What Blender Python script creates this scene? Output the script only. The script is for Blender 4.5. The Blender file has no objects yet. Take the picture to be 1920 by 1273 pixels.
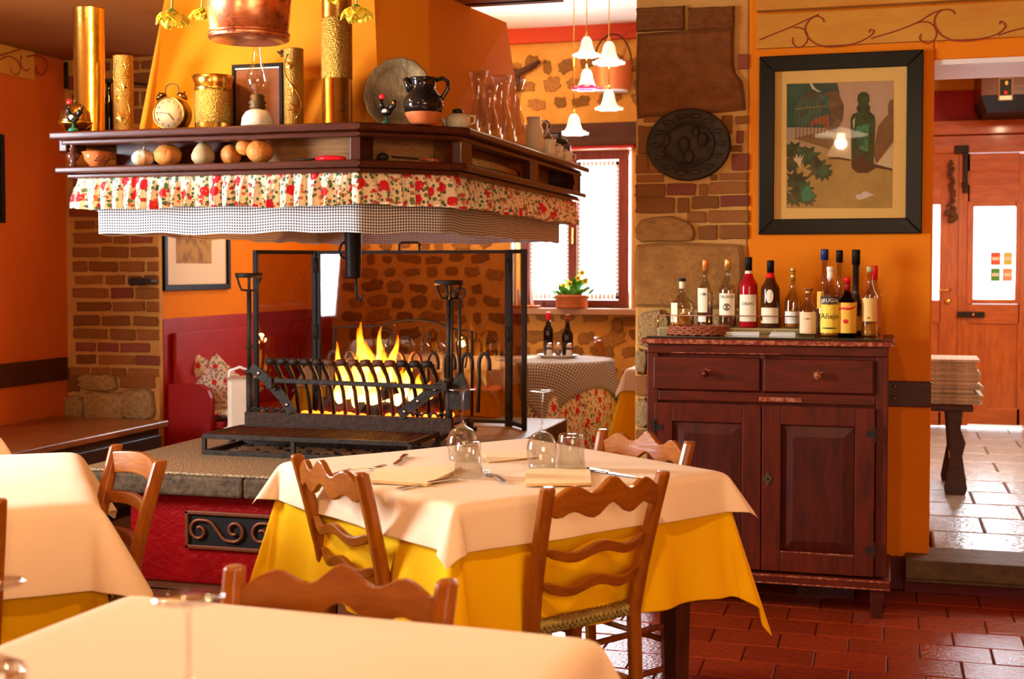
import bpy, bmesh, math, random
from mathutils import Vector, Matrix
PI = math.pi
sc = bpy.context.scene
COL = sc.collection
# ---------------------------------------------------------------- camera, world, lights, exposure
F = 2450.0; YAW = math.radians(16); PIT = math.radians(2); CY = 505 + F*math.tan(PIT); CH = 1.32
cd = bpy.data.cameras.new('camera'); cam = bpy.data.objects.new('camera', cd); COL.objects.link(cam)
cam.location = (0, 0, CH); cam.rotation_euler = (PI/2-PIT, 0, YAW)
cd.sensor_width = 36; cd.lens = 36*F/1920; cd.shift_y = -(636.5-CY)/1920; cd.clip_start = .05
cd.dof.use_dof = True; cd.dof.focus_distance = 4.4; cd.dof.aperture_fstop = 4.5
sc.camera = cam
sc.view_settings.view_transform = 'Standard'; sc.view_settings.look = 'None'
sc.view_settings.exposure = 0.38; sc.view_settings.gamma = 1.0; sc.view_settings.use_curve_mapping = False
w = bpy.data.worlds.new('sky'); sc.world = w; w.use_nodes = True
w.node_tree.nodes['Background'].inputs[0].default_value = (.86, .93, 1, 1)
w.node_tree.nodes['Background'].inputs[1].default_value = 3.2
cy = sc.cycles; cy.use_denoising = True; cy.max_bounces = 7; cy.diffuse_bounces = 3; cy.glossy_bounces = 3
cy.transmission_bounces = 4; cy.transparent_max_bounces = 14; cy.caustics_reflective = False; cy.caustics_refractive = False
cy.sample_clamp_indirect = 5; cy.sample_clamp_direct = 0
try: cy.denoiser = 'OPENIMAGEDENOISE'
except Exception: pass

def light(name, kind, loc, power, col, size=.1, size_y=None, aim=None, spread=None):
    l = bpy.data.lights.new(name, kind); o = bpy.data.objects.new(name, l); COL.objects.link(o)
    o.location = loc; l.energy = power; l.color = col
    if kind == 'AREA':
        l.size = size
        if size_y: l.shape = 'RECTANGLE'; l.size_y = size_y
        if spread: l.spread = math.radians(spread)
        o.rotation_euler = (Vector(aim)-Vector(loc)).to_track_quat('-Z', 'Y').to_euler()
    else:
        l.shadow_soft_size = size
    return o
WARM = (1, .70, .40); DAY = (.80, .90, 1)
light('window_daylight', 'AREA', (-4.5, 3.15, 1.6), 140, DAY, .62, 1.35, (-2.3, 3.6, 1.35), 150)
light('rear_fill_light', 'AREA', (1.6, -1.3, 1.7), 74, (1, .80, .54), 2.4, 1.5, (-1, 5, 1.1))  # warm fill added behind the camera; the rear wall has no window
light('dining_lamp_light', 'POINT', (-.30, 2.24, 2.15), 34, WARM, .03)
light('dining_lamp_light', 'POINT', (-2.3, 1.5, 2.2), 42, WARM, .03)
light('hood_lamp_light', 'POINT', (-2.85, 4.45, 2.44), 17, (1, .70, .28), .05)
light('fire_light', 'POINT', (-2.37, 5.9, .9), 34, (1, .42, .10), .03)
light('back_window_light', 'AREA', (-2.1, 9.35, 1.65), 70, (.92, .96, 1), .8, 1.0, (-2.0, 7.5, 1.4))
light('back_room_lamp_light', 'POINT', (-3.0, 8.0, 2.6), 34, (1, .66, .30), .03)
light('entry_daylight', 'AREA', (1.6, 8.2, 1.9), 40, (1, .95, .86), 1.6, 1.4, (.3, 8.0, .4))
light('door_daylight', 'AREA', (.75, 10.5, 1.6), 70, (.86, .95, 1), .9, .8, (.5, 7, .2))
light('entry_lamp_light', 'POINT', (.9, 8.6, 2.5), 16, WARM, .03)
light('ceiling_fill_light', 'AREA', (-2.1, 8.3, 2.0), 16, (.9, .95, 1), .6, .6, (-1.5, 7.4, 3.0))  # unseen upward fill, added to brighten the white back-room ceiling

# ---------------------------------------------------------------- projection helpers: a photo ray meets a real plane
def ray(x, y):
    a, b = (x-960)/F, (CY-y)/F
    f = math.cos(PIT)+b*math.sin(PIT); z = b*math.cos(PIT)-math.sin(PIT)
    return Vector((a*math.cos(YAW)-f*math.sin(YAW), a*math.sin(YAW)+f*math.cos(YAW), z))
O = Vector((0, 0, CH))
def onz(x, y, z): r = ray(x, y); return O+r*((z-CH)/r.z)
def onv(x, y, v): r = ray(x, y); return O+r*(v/r.y)
def onu(x, y, u): r = ray(x, y); return O+r*(u/r.x)
def dep(p): d = Vector(p)-O; return (-d.x*math.sin(YAW)+d.y*math.cos(YAW))*math.cos(PIT)-d.z*math.sin(PIT)
def px(n, p): return n*dep(p)/F
FACE = YAW   # rotation that turns a thing's -Y front to the camera direction

# ---------------------------------------------------------------- mesh builder
class MB:
    def __init__(s): s.v = []; s.f = []; s.uv = []; s.sm = []; s.mi = []; s.m = 0
    def add(s, vs, fs, uvs=None, smooth=False):
        b = len(s.v); s.v += [tuple(p) for p in vs]
        for i, f in enumerate(fs):
            s.f.append(tuple(b+k for k in f)); s.sm.append(smooth); s.mi.append(s.m)
            s.uv.append([uvs[k] for k in f] if uvs else [(0, 0)]*len(f))
        return s
    def box(s, x0, y0, z0, x1, y1, z1):
        v = [(x0,y0,z0),(x1,y0,z0),(x1,y1,z0),(x0,y1,z0),(x0,y0,z1),(x1,y0,z1),(x1,y1,z1),(x0,y1,z1)]
        return s.add(v, [(0,3,2,1),(4,5,6,7),(0,1,5,4),(1,2,6,5),(2,3,7,6),(3,0,4,7)])
    def prism(s, pts, a, b, ax='z'):
        n = len(pts)
        def q(p, h):
            return (p[0],p[1],h) if ax == 'z' else ((p[0],h,p[1]) if ax == 'y' else (h,p[0],p[1]))
        v = [q(p,a) for p in pts]+[q(p,b) for p in pts]
        f = [tuple(range(n)), tuple(range(2*n-1,n-1,-1))]+[(i,(i+1)%n+0,(i+1)%n+n,i+n) for i in range(n)]
        return s.add(v, f)
    def frus(s, p0, z0, p1, z1):   # two polygons joined
        n = len(p0); v = [(a,b,z0) for a,b in p0]+[(a,b,z1) for a,b in p1]
        return s.add(v, [tuple(range(n))[::-1], tuple(range(n,2*n))]+[(i,(i+1)%n,(i+1)%n+n,i+n) for i in range(n)])
    def lathe(s, prof, n=20, c=(0,0,0), mod=None, ax='z', arc=None):
        v = []; uv = []; m = len(prof)
        a0, a1 = arc if arc else (0, 2*PI)
        nn = n+1 if arc else n
        for j,(r,z) in enumerate(prof):
            for i in range(nn):
                a = a0+(a1-a0)*i/n; rr = r*(mod(a, j/(m-1)) if mod else 1)
                p = (rr*math.cos(a), rr*math.sin(a), z)
                if ax == 'y': p = (p[0], p[2], p[1])
                if ax == 'x': p = (p[2], p[0], p[1])
                v.append((c[0]+p[0], c[1]+p[1], c[2]+p[2])); uv.append((i/n, j/(m-1)))
        f = []
        for j in range(m-1):
            for i in range(n):
                k = (i+1) if arc else (i+1)%n
                f.append((j*nn+i, j*nn+k, (j+1)*nn+k, (j+1)*nn+i))
        if not arc:
            if prof[0][0] > 1e-5: f.append(tuple(range(n))[::-1])
            if prof[-1][0] > 1e-5: f.append(tuple(range((m-1)*n, m*n)))
        return s.add(v, f, uv, True)
    def open_lathe(s, prof, n=20, c=(0,0,0), mod=None):
        p = list(prof); k = len(s.f); s.lathe(p, n, c, mod)
        # drop the caps
        while s.f and len(s.f[-1]) == n and n > 4 and len(s.f) > k: s.f.pop(); s.sm.pop(); s.uv.pop(); s.mi.pop()
        return s
    def tube(s, pts, r, n=8, closed=False):
        pts = [Vector(p) for p in pts]; m = len(pts); v = []
        up = None
        for j,p in enumerate(pts):
            if closed: t = (pts[(j+1)%m]-pts[j-1])
            else: t = pts[min(j+1,m-1)]-pts[max(j-1,0)]
            if t.length < 1e-9: t = Vector((0,0,1))
            t.normalize()
            if up is None:
                up = Vector((0,0,1)) if abs(t.z) < .9 else Vector((1,0,0))
            a = t.cross(up)
            if a.length < 1e-6: a = t.cross(Vector((.3,1,.2)))
            a.normalize(); up = a.cross(t).normalized()
            rr = r[j] if isinstance(r,(list,tuple)) else r
            for i in range(n):
                g = 2*PI*i/n; v.append(p+(a*math.cos(g)+up*math.sin(g))*rr)
        f = []
        for j in range(m if closed else m-1):
            j2 = (j+1)%m
            for i in range(n): f.append((j*n+i, j*n+(i+1)%n, j2*n+(i+1)%n, j2*n+i))
        if not closed: f += [tuple(range(n))[::-1], tuple(range((m-1)*n,m*n))]
        return s.add(v, f, None, n > 4)
    def bar(s, p0, p1, w, h=None):  # square bar
        p0, p1 = Vector(p0), Vector(p1); h = h or w; t = (p1-p0).normalized()
        up = Vector((0,0,1)) if abs(t.z) < .95 else Vector((0,1,0))
        a = t.cross(up).normalized(); b = a.cross(t)
        v = []
        for p in (p0,p1):
            for i,j in ((-1,-1),(1,-1),(1,1),(-1,1)): v.append(p+a*(w/2*i)+b*(h/2*j))
        return s.add(v, [(3,2,1,0),(4,5,6,7),(0,1,5,4),(1,2,6,5),(2,3,7,6),(3,0,4,7)])
    def sphere(s, c, r, sx=1, sy=1, sz=1, n=12, m=8, mod=None):
        v = []; f = []
        for j in range(m+1):
            th = PI*j/m
            for i in range(n):
                a = 2*PI*i/n; k = mod(a, th) if mod else 1
                v.append((c[0]+r*sx*k*math.sin(th)*math.cos(a), c[1]+r*sy*k*math.sin(th)*math.sin(a), c[2]-r*sz*math.cos(th)*(k if mod else 1)))
        for j in range(m):
            for i in range(n): f.append((j*n+i, j*n+(i+1)%n, (j+1)*n+(i+1)%n, (j+1)*n+i))
        return s.add(v, f, None, True)
    def grid(s, fn, nu, nv, smooth=True):
        v = []; uv = []
        for j in range(nv+1):
            for i in range(nu+1):
                r = fn(i/nu, j/nv); v.append(r[0]); uv.append(r[1] if len(r) > 1 else (i/nu, j/nv))
        f = [(j*(nu+1)+i, j*(nu+1)+i+1, (j+1)*(nu+1)+i+1, (j+1)*(nu+1)+i) for j in range(nv) for i in range(nu)]
        return s.add(v, f, uv, smooth)
    def poly(s, pts):
        return s.add(pts, [tuple(range(len(pts)))])
    def mesh(s, name):
        me = bpy.data.meshes.new(name); me.from_pydata(s.v, [], s.f)
        ul = me.uv_layers.new(name='UVMap'); k = 0
        for p, sm, uv, mi in zip(me.polygons, s.sm, s.uv, s.mi):
            p.use_smooth = sm; p.material_index = mi
            for q in range(p.loop_total): ul.data[p.loop_start+q].uv = uv[q]
        return me
def place(o, name, mat, parent, loc, rot):
    for m in (mat if isinstance(mat, (list, tuple)) else [mat]):
        if m: o.data.materials.append(m)
    COL.objects.link(o)
    if parent: o.parent = parent
    o.location = loc; o.rotation_euler = rot
    return o
def obj(name, mb, mat, parent=None, loc=(0,0,0), rot=(0,0,0), bev=0, sol=0, sub=0, label=None):
    me = mb.mesh(name)
    o = bpy.data.objects.new(name, me); place(o, name, mat, parent, loc, rot)
    if bev:
        b = o.modifiers.new('bevel', 'BEVEL'); b.width = bev; b.segments = 2; b.limit_method = 'ANGLE'; b.angle_limit = .6
    if sol:
        b = o.modifiers.new('solid', 'SOLIDIFY'); b.thickness = sol; b.offset = 0
    if sub:
        b = o.modifiers.new('sub', 'SUBSURF'); b.levels = sub; b.render_levels = sub
    if label: o['label'] = label
    return o
def tag(o, label, cat, group=None, kind=None):
    o['label'] = label; o['category'] = cat
    if group: o['group'] = group
    if kind: o['kind'] = kind
    return o
def thing(name, label, cat, loc=(0,0,0), rz=0, group=None):
    o = bpy.data.objects.new(name, None); COL.objects.link(o); o.empty_display_size = .1
    o.location = loc; o.rotation_euler = (0,0,rz)
    return tag(o, label, cat, group)
def struct(name, mb, mat, bev=0, label=None):
    o = obj(name, mb, mat, bev=bev); o['kind'] = 'structure'
    if label: o['label'] = label
    return o
def struct_empty(name, loc=(0,0,0)):
    o = bpy.data.objects.new(name, None); COL.objects.link(o); o.location = loc; o['kind'] = 'structure'; return o
def inst(src, name, parent, loc, rot=(0,0,0), scale=(1,1,1)):
    o = bpy.data.objects.new(name, src); COL.objects.link(o); o.parent = parent
    o.location = loc; o.rotation_euler = rot; o.scale = scale; return o
def dup(root, loc, rz, label, group=None):
    r = root.copy(); COL.objects.link(r); r.location = loc; r.rotation_euler = (0,0,rz); r['label'] = label
    if group: r['group'] = group
    for ch in list(root.children):
        c = ch.copy(); COL.objects.link(c); c.parent = r
        for g in ch.children:
            d = g.copy(); COL.objects.link(d); d.parent = c
    return r

# ---------------------------------------------------------------- materials
def nt(name):
    m = bpy.data.materials.new(name); m.use_nodes = True
    t = m.node_tree; b = t.nodes['Principled BSDF']; return m, t, b
def N(t, kind, **kw):
    n = t.nodes.new('ShaderNode'+kind)
    for k, v in kw.items(): setattr(n, k, v)
    return n
def M(name, col, rough=.5, metal=0, var=None, bump=None, coat=0, rnd=0, stretch=None, spec=.22, sheen=0):
    """var=(scale,colour2,low,high) noise mix; bump=(scale,strength); rnd varies value per object"""
    m, t, b = nt(name); L = t.links
    b.inputs['Base Color'].default_value = (*col, 1); b.inputs['Roughness'].default_value = rough
    b.inputs['Metallic'].default_value = metal; b.inputs['Specular IOR Level'].default_value = spec
    if coat: b.inputs['Coat Weight'].default_value = coat*.6; b.inputs['Coat Roughness'].default_value = .12
    if sheen: b.inputs['Sheen Weight'].default_value = sheen
    tc = N(t, 'TexCoord'); vec = tc.outputs['Object']
    if stretch:
        mp = N(t, 'Mapping'); mp.inputs['Scale'].default_value = stretch; L.new(vec, mp.inputs[0]); vec = mp.outputs[0]
    out = None
    if var:
        n = N(t, 'TexNoise'); n.inputs['Scale'].default_value = var[0]; n.inputs['Detail'].default_value = 6; n.inputs['Roughness'].default_value = .65
        L.new(vec, n.inputs[0]); r = N(t, 'ValToRGB'); lo, hi = (var[2], var[3]) if len(var) > 2 else (.35, .65)
        r.color_ramp.elements[0].position = lo; r.color_ramp.elements[1].position = hi
        r.color_ramp.elements[0].color = (*col, 1); r.color_ramp.elements[1].color = (*var[1], 1)
        L.new(n.outputs[0], r.inputs[0]); out = r.outputs[0]
    if rnd:
        oi = N(t, 'ObjectInfo'); mr = N(t, 'MapRange'); mr.inputs['To Min'].default_value = 1-rnd; mr.inputs['To Max'].default_value = 1+rnd
        L.new(oi.outputs['Random'], mr.inputs['Value']); hs = N(t, 'HueSaturation')
        hs.inputs['Color'].default_value = (*col, 1)
        if out: L.new(out, hs.inputs['Color'])
        L.new(mr.outputs[0], hs.inputs['Value']); out = hs.outputs[0]
    if out: L.new(out, b.inputs['Base Color'])
    if bump:
        n2 = N(t, 'TexNoise'); n2.inputs['Scale'].default_value = bump[0]; n2.inputs['Detail'].default_value = 5
        L.new(vec, n2.inputs[0]); bp = N(t, 'Bump'); bp.inputs['Strength'].default_value = bump[1]; bp.inputs['Distance'].default_value = .01
        L.new(n2.outputs[0], bp.inputs['Height']); L.new(bp.outputs[0], b.inputs['Normal'])
    return m
def EM(name, col, st):
    m, t, b = nt(name); b.inputs['Base Color'].default_value = (*col,1)
    b.inputs['Emission Color'].default_value = (*col,1); b.inputs['Emission Strength'].default_value = st; return m
def GL(name, tint=(1,1,1), refl=.9, edge=.25, rough=.02, body=0):
    """thin glass: tinted see-through, reflecting more towards its edges"""
    m, t, b = nt(name); L = t.links; t.nodes.remove(b)
    tr = N(t, 'BsdfTransparent'); tr.inputs[0].default_value = (*tint,1)
    gl = N(t, 'BsdfGlossy'); gl.inputs['Roughness'].default_value = rough; gl.inputs[0].default_value = (refl,refl,refl,1)
    lw = N(t, 'LayerWeight'); lw.inputs[0].default_value = .5
    pw = N(t, 'Math', operation='POWER'); pw.inputs[1].default_value = 3.2; L.new(lw.outputs['Facing'], pw.inputs[0])
    ma = N(t, 'Math', operation='MULTIPLY_ADD'); ma.inputs[1].default_value = .75; ma.inputs[2].default_value = edge*.14; L.new(pw.outputs[0], ma.inputs[0])
    mx = N(t, 'MixShader'); L.new(ma.outputs[0], mx.inputs[0]); L.new(tr.outputs[0], mx.inputs[1]); L.new(gl.outputs[0], mx.inputs[2])
    last = mx
    if body:
        df = N(t, 'BsdfDiffuse'); df.inputs[0].default_value = (*tint,1); m2 = N(t, 'MixShader'); m2.inputs[0].default_value = body
        L.new(mx.outputs[0], m2.inputs[1]); L.new(df.outputs[0], m2.inputs[2]); last = m2
    L.new(last.outputs[0], t.nodes['Material Output'].inputs[0]); return m

plaster = M('orange_plaster', (.80,.225,.006), .85, var=(1.2,(.74,.19,.005),.3,.7), bump=(30,.12), spec=.15)
plaster_left = M('terracotta_orange_plaster', (.62,.13,.012), .85, var=(.8,(.54,.10,.012),.3,.7), bump=(30,.12), spec=.15)
plaster_hood = M('hood_plaster', (.80,.275,.012), .8, var=(.9,(.74,.22,.012),.3,.7), bump=(22,.15), spec=.15)
white_plaster = M('white_plaster', (.84,.76,.68), .6, var=(3,(.78,.68,.60)), bump=(18,1.0))
soffit_white = M('soffit_white', (.80,.74,.66), .6, bump=(14,.25))
ceil_mat = M('ochre_ceiling_paint', (.36,.125,.025), .9, var=(1,(.30,.10,.02)), bump=(12,.2), spec=.1)
red_paint = M('red_paint', (.40,.010,.006), .45, var=(2,(.30,.007,.005)), bump=(30,.1))
red_rough = M('red_rough_render', (.36,.004,.005), .36, var=(5,(.27,.003,.004)), bump=(38,.8))
dark_red = M('dark_red_skirting', (.12,.010,.012), .5, bump=(30,.2))
mortar = M('sandy_mortar', (.60,.31,.085), .95, var=(6,(.50,.24,.06)), bump=(45,.5), spec=.1)
mortar_back = M('ochre_mortar', (.66,.32,.065), .95, var=(5,(.54,.23,.04)), bump=(18,.9), spec=.1)
brick_m = M('brown_brick', (.40,.16,.040), .9, var=(22,(.27,.09,.024)), bump=(60,.6), rnd=.25, spec=.1)
brick_red = M('red_brick', (.36,.10,.05), .9, var=(22,(.25,.06,.03)), bump=(60,.6), rnd=.2)
rubble_m = M('rubble_stone', (.50,.22,.048), .9, var=(9,(.27,.105,.03)), bump=(24,1.0), rnd=.25, spec=.1)
block_dark = M('dark_sandstone_block', (.24,.082,.020), .9, var=(6,(.12,.036,.010),.3,.75), bump=(25,.7), spec=.1)
block_light = M('tawny_sandstone_block', (.42,.19,.045), .9, var=(5,(.22,.09,.025),.3,.75), bump=(25,.7), spec=.1)
rock_m = M('honey_rubble_rock', (.55,.34,.13), .9, var=(8,(.35,.19,.07)), bump=(16,1.0), rnd=.12)
tile_m = M('terracotta_floor_tile', (.36,.043,.008), .20, var=(9,(.25,.028,.006)), bump=(20,.25), rnd=.14, spec=.5)
grout = M('dark_grout', (.17,.055,.022), .8)
stone_floor_m = M('pale_stone_floor', (.42,.36,.26), .25, var=(5,(.28,.24,.17)), bump=(11,.45), rnd=.06, spec=.6)
grout_l = M('stone_floor_joint', (.30,.24,.16), .7)
step_m = M('worn_step_stone', (.15,.09,.045), .6, var=(14,(.08,.05,.025)), bump=(30,.5))
granite = M('speckled_granite', (.44,.28,.13), .5, var=(120,(.09,.05,.022),.42,.58), bump=(90,.3))
granite_edge = M('rough_granite_edge', (.13,.080,.040), .8, var=(30,(.055,.032,.018)), bump=(40,.7))
def wood(name, a, b, rough=.35, coat=.08, st=(2,14,14), rnd=0): return M(name, a, rough, var=(3,b,.35,.7), bump=(6,.08), coat=coat, stretch=st, rnd=rnd)
chair_wood = wood('chair_wood', (.37,.105,.007), (.24,.055,.004), .30, .35, (14,14,2.5), .08)
chair_wood_h = wood('chair_rail_wood', (.35,.100,.007), (.24,.055,.004), .30, .35, (3,14,14))
chair_dark = wood('table_leg_wood', (.09,.022,.01), (.05,.012,.006), .4, .2, (14,14,2))
mantel_wood = wood('dark_mantel_wood', (.080,.015,.005), (.042,.008,.003), .34, .12)
mantel_panel = wood('rustic_panel_wood', (.34,.15,.045), (.17,.065,.020), .6, 0, (2,8,16))
side_wood = wood('red_lacquer_wood', (.115,.011,.002), (.045,.005,.001), .45, .15, (2,10,10))
side_wood_v = wood('red_lacquer_wood_upright', (.115,.011,.002), (.045,.005,.001), .45, .15, (10,10,2))
side_panel_m = wood('dark_red_panel_wood', (.080,.007,.001), (.032,.003,.001), .5, .15, (10,10,2))
worn_wood = M('worn_bare_wood', (.42,.15,.05), .7, var=(60,(.20,.02,.01),.4,.55))
bench_wood = wood('bench_wood', (.30,.095,.024), (.17,.05,.014), .3, .3, (10,2,10))
bench_dark = wood('dark_bench_wood', (.05,.018,.010), (.03,.010,.006), .4, .2)
door_wood = wood('pine_door_wood', (.50,.125,.012), (.33,.065,.008), .4, .25, (12,12,2))
door_wood_h = wood('pine_door_rail_wood', (.52,.13,.012), (.33,.065,.008), .4, .25, (2,12,12))
window_wood = wood('window_wood', (.20,.035,.018), (.13,.02,.01), .4, .2, (12,12,2))
beam_wood = wood('old_beam_wood', (.085,.028,.014), (.05,.016,.010), .7, 0, (1.5,9,9))
frieze_m = M('painted_frieze_board', (.60,.29,.035), .8, var=(5,(.54,.20,.022),.3,.7), bump=(20,.15), stretch=(1,4,4))
frieze_line = M('frieze_brown_line', (.28,.045,.015), .8)
rail_m = wood('dado_rail_wood', (.075,.017,.007), (.045,.010,.004), .4, .3)
iron = M('black_iron', (.018,.012,.008), .55, .3, var=(30,(.036,.022,.013)), bump=(50,.3))
rust_iron = M('rusty_iron', (.060,.026,.013), .7, .2, var=(40,(.028,.014,.008)), bump=(60,.5))
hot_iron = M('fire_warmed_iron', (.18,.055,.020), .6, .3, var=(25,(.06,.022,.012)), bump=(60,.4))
brass = M('polished_brass', (.72,.46,.08), .22, 1, var=(14,(.62,.38,.08)), bump=(26,.12))
brass_ham = M('stippled_brass', (.50,.30,.055), .38, 1, var=(150,(.36,.21,.04),.4,.6), bump=(150,.8))
brass_dk = M('darkened_brass', (.30,.17,.04), .42, 1, bump=(160,.6))
old_brass = M('tarnished_brass', (.15,.085,.03), .55, .6, var=(9,(.07,.042,.018)), bump=(40,.4))
copper = M('aged_copper', (.86,.34,.17), .32, 1, var=(24,(.34,.10,.05),.52,.68), bump=(16,.25))
terracotta = M('terracotta', (.62,.18,.05), .5, var=(8,(.5,.13,.035)))
terracotta_gl = M('glazed_terracotta', (.60,.15,.04), .15, coat=.5)
black_glaze = M('black_glaze', (.012,.008,.007), .08, coat=.8)
plaque_m = M('dark_relief_metal', (.060,.034,.016), .6, .5, var=(18,(.03,.022,.016)), bump=(24,1.0))
cream = M('cream_ceramic', (.72,.60,.40), .25)
white_c = M('white_ceramic', (.88,.86,.82), .2)
milk = M('frosted_glass', (.66,.55,.36), .35)
black = M('black_paint', (.010,.007,.005), .45, spec=.12)
black_dull = M('black_dull', (.012,.010,.009), .6)
redp = M('red_plastic', (.75,.01,.012), .3)
green_leaf = M('green_leaf', (.12,.36,.06), .5, rnd=.3)
yellow_fl = M('yellow_petal', (.95,.72,.06), .5, rnd=.1)
straw = M('rush_straw', (.55,.40,.10), .7, var=(60,(.33,.20,.05)), bump=(120,.6), rnd=.12)
wicker = M('red_brown_wicker', (.42,.12,.045), .5, var=(60,(.22,.05,.02)), bump=(90,.8))
steel = M('cutlery_steel', (.72,.70,.68), .18, 1)
peach = M('peach_overlay_cloth', (.93,.70,.47), .9, var=(2,(.92,.67,.43)), bump=(420,.12), spec=.08)
yellow_cloth = M('golden_yellow_cloth', (.98,.54,.003), .85, var=(2,(.95,.49,.003)), bump=(420,.12), spec=.08)
napkin_m = M('folded_napkin_cloth', (.93,.70,.36), .85)
paper = M('newsprint', (.66,.60,.50), .9, var=(70,(.38,.33,.26),.45,.6), rnd=.25)
paper_w = M('white_paper', (.85,.80,.68), .8)
gourd_o = M('orange_gourd_skin', (.74,.19,.022), .5, var=(30,(.50,.22,.05)), bump=(60,.4))
gourd_w = M('pale_gourd_skin', (.72,.62,.42), .5, var=(10,(.60,.24,.06),.48,.6), bump=(40,.3))
gourd_b = M('beige_gourd_skin', (.52,.38,.20), .55, var=(9,(.42,.28,.13)))
glass = GL('clear_glass', (.93,.92,.89), 1.0, .55)
bottle_glass = GL('bottle_glass', (.80,.76,.64), 1.0, .9)
glass_w = GL('window_glass', (.97,.98,1), .6, .10)
glass_scr = GL('smoked_screen_glass', (.60,.48,.38), .9, .16)
glass_pic = GL('picture_glass', (.99,.99,.98), .9, .32)
glass_g = GL('green_bottle_glass', (.10,.22,.05), .9, .25)
glass_d = GL('dark_bottle_glass', (.03,.035,.02), .9, .25)
amber_l = M('amber_liquid', (.60,.22,.03), .12, spec=.5)
damber_l = M('dark_amber_liquid', (.15,.035,.008), .12, spec=.5)
glass_a = GL('amber_whisky', (.85,.38,.06), .9, .25, body=.25)
glass_r = GL('red_liquor', (.75,.02,.03), .9, .25, body=.35)
glass_b = GL('brown_whisky', (.22,.07,.02), .9, .25, body=.25)

def cloth_pattern(name, kind):
    m, t, b = nt(name); L = t.links; b.inputs['Roughness'].default_value = .9
    tc = N(t, 'TexCoord'); uv = tc.outputs['UV']
    if kind[0] == 'g':   # gingham, 2D bands in UV metres
        sp = N(t, 'SeparateXYZ'); L.new(uv, sp.inputs[0]); fr = []
        for k in (0, 1):
            mu = N(t, 'Math', operation='MULTIPLY'); mu.inputs[1].default_value = kind[1]; L.new(sp.outputs[k], mu.inputs[0])
            f_ = N(t, 'Math', operation='FRACT'); L.new(mu.outputs[0], f_.inputs[0])
            g = N(t, 'Math', operation='GREATER_THAN'); g.inputs[1].default_value = .46; L.new(f_.outputs[0], g.inputs[0]); fr.append(g)
        ad = N(t, 'Math', operation='ADD'); L.new(fr[0].outputs[0], ad.inputs[0]); L.new(fr[1].outputs[0], ad.inputs[1])
        hf = N(t, 'Math', operation='MULTIPLY'); hf.inputs[1].default_value = .5; L.new(ad.outputs[0], hf.inputs[0])
        r = N(t, 'ValToRGB'); r.color_ramp.elements[0].color = (*kind[2],1); r.color_ramp.elements[1].color = (*kind[3],1)
        L.new(hf.outputs[0], r.inputs[0]); L.new(r.outputs[0], b.inputs['Base Color'])
    else:
        cur = None; base = (*kind[1], 1)
        for (scale, thr, pick, col) in kind[2]:
            v = N(t, 'TexVoronoi'); v.voronoi_dimensions = '2D'; v.inputs['Scale'].default_value = scale
            nz = N(t, 'TexNoise'); nz.noise_dimensions = '2D'; nz.inputs['Scale'].default_value = scale*3.2
            L.new(uv, nz.inputs[0]); mp = N(t, 'MixRGB'); mp.blend_type = 'ADD'; mp.inputs[0].default_value = .30/scale
            L.new(uv, mp.inputs[1]); L.new(nz.outputs['Color'], mp.inputs[2]); L.new(mp.outputs[0], v.inputs[0])
            lt = N(t, 'Math', operation='LESS_THAN'); lt.inputs[1].default_value = thr; L.new(v.outputs['Distance'], lt.inputs[0])
            sp = N(t, 'SeparateColor'); L.new(v.outputs['Color'], sp.inputs[0])
            g = N(t, 'Math', operation='LESS_THAN'); g.inputs[1].default_value = pick; L.new(sp.outputs[0], g.inputs[0])
            mu = N(t, 'Math', operation='MULTIPLY'); L.new(lt.outputs[0], mu.inputs[0]); L.new(g.outputs[0], mu.inputs[1])
            mx = N(t, 'MixRGB'); mx.inputs[1].default_value = base; mx.inputs[2].default_value = (*col,1)
            if cur: L.new(cur, mx.inputs[1])
            L.new(mu.outputs[0], mx.inputs[0]); cur = mx.outputs[0]
        L.new(cur, b.inputs['Base Color'])
    return m
gingham = cloth_pattern('navy_gingham', ('g', 88, (.84,.76,.68), (.014,.012,.035)))
gingham_t = cloth_pattern('grey_gingham', ('g', 55, (.62,.50,.36), (.06,.05,.06)))
FLW = [(40,.33,.42,(.13,.19,.07)), (52,.30,.34,(.05,.11,.09)), (44,.28,.30,(.70,.17,.07)), (30,.26,.22,(.55,.03,.05)), (17,.36,.30,(.68,.010,.02)), (60,.22,.2,(.45,.20,.08))]
floral = cloth_pattern('rose_print_cotton', ('f', (.84,.68,.42), FLW))
floral_c = cloth_pattern('cushion_rose_print', ('f', (.82,.68,.46), [(44,.30,.5,(.22,.20,.12)), (36,.28,.35,(.55,.22,.16)), (50,.30,.3,(.40,.30,.26)), (20,.32,.30,(.62,.03,.03))]))
# ================================================================ SETTING
H = 2.53
def wall(name, boxes, mat, bev=0):
    m = MB()
    for b in boxes: m.box(*b)
    return struct(name, m, mat, bev)
floor = wall('floor', [(-5.2,-2,-.12,2.6,5.6,-.008), (-5.2,5.6,-.12,.2,9.6,-.008), (.2,5.6,-.12,2.6,10.6,.135)], [grout])
floor.data.materials.append(grout_l)
for p_ in list(floor.data.polygons)[12:]: p_.material_index = 1
wall('wall_left', [(-4.8,-2,0,-4.6,2.45,H),(-4.8,3.85,0,-4.6,6.62,H),(-4.8,2.45,0,-4.6,3.85,.9),(-4.8,2.45,2.25,-4.6,3.85,H)], plaster_left)
wall('wall_rear', [(-4.8,-2.2,0,2.6,-2.0,H)], plaster)
wall('wall_right_side', [(2.4,-2,0,2.6,10.6,2.8)], plaster)
wr = wall('wall_right', [(-.567,5.6,0,.178,6.05,2.60),(.178,5.6,2.17,2.4,6.05,2.60)], plaster, .008)
wall('wall_nook', [(-4.25,6.66,0,-4.008,9.3,3.05)], plaster)
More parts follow.
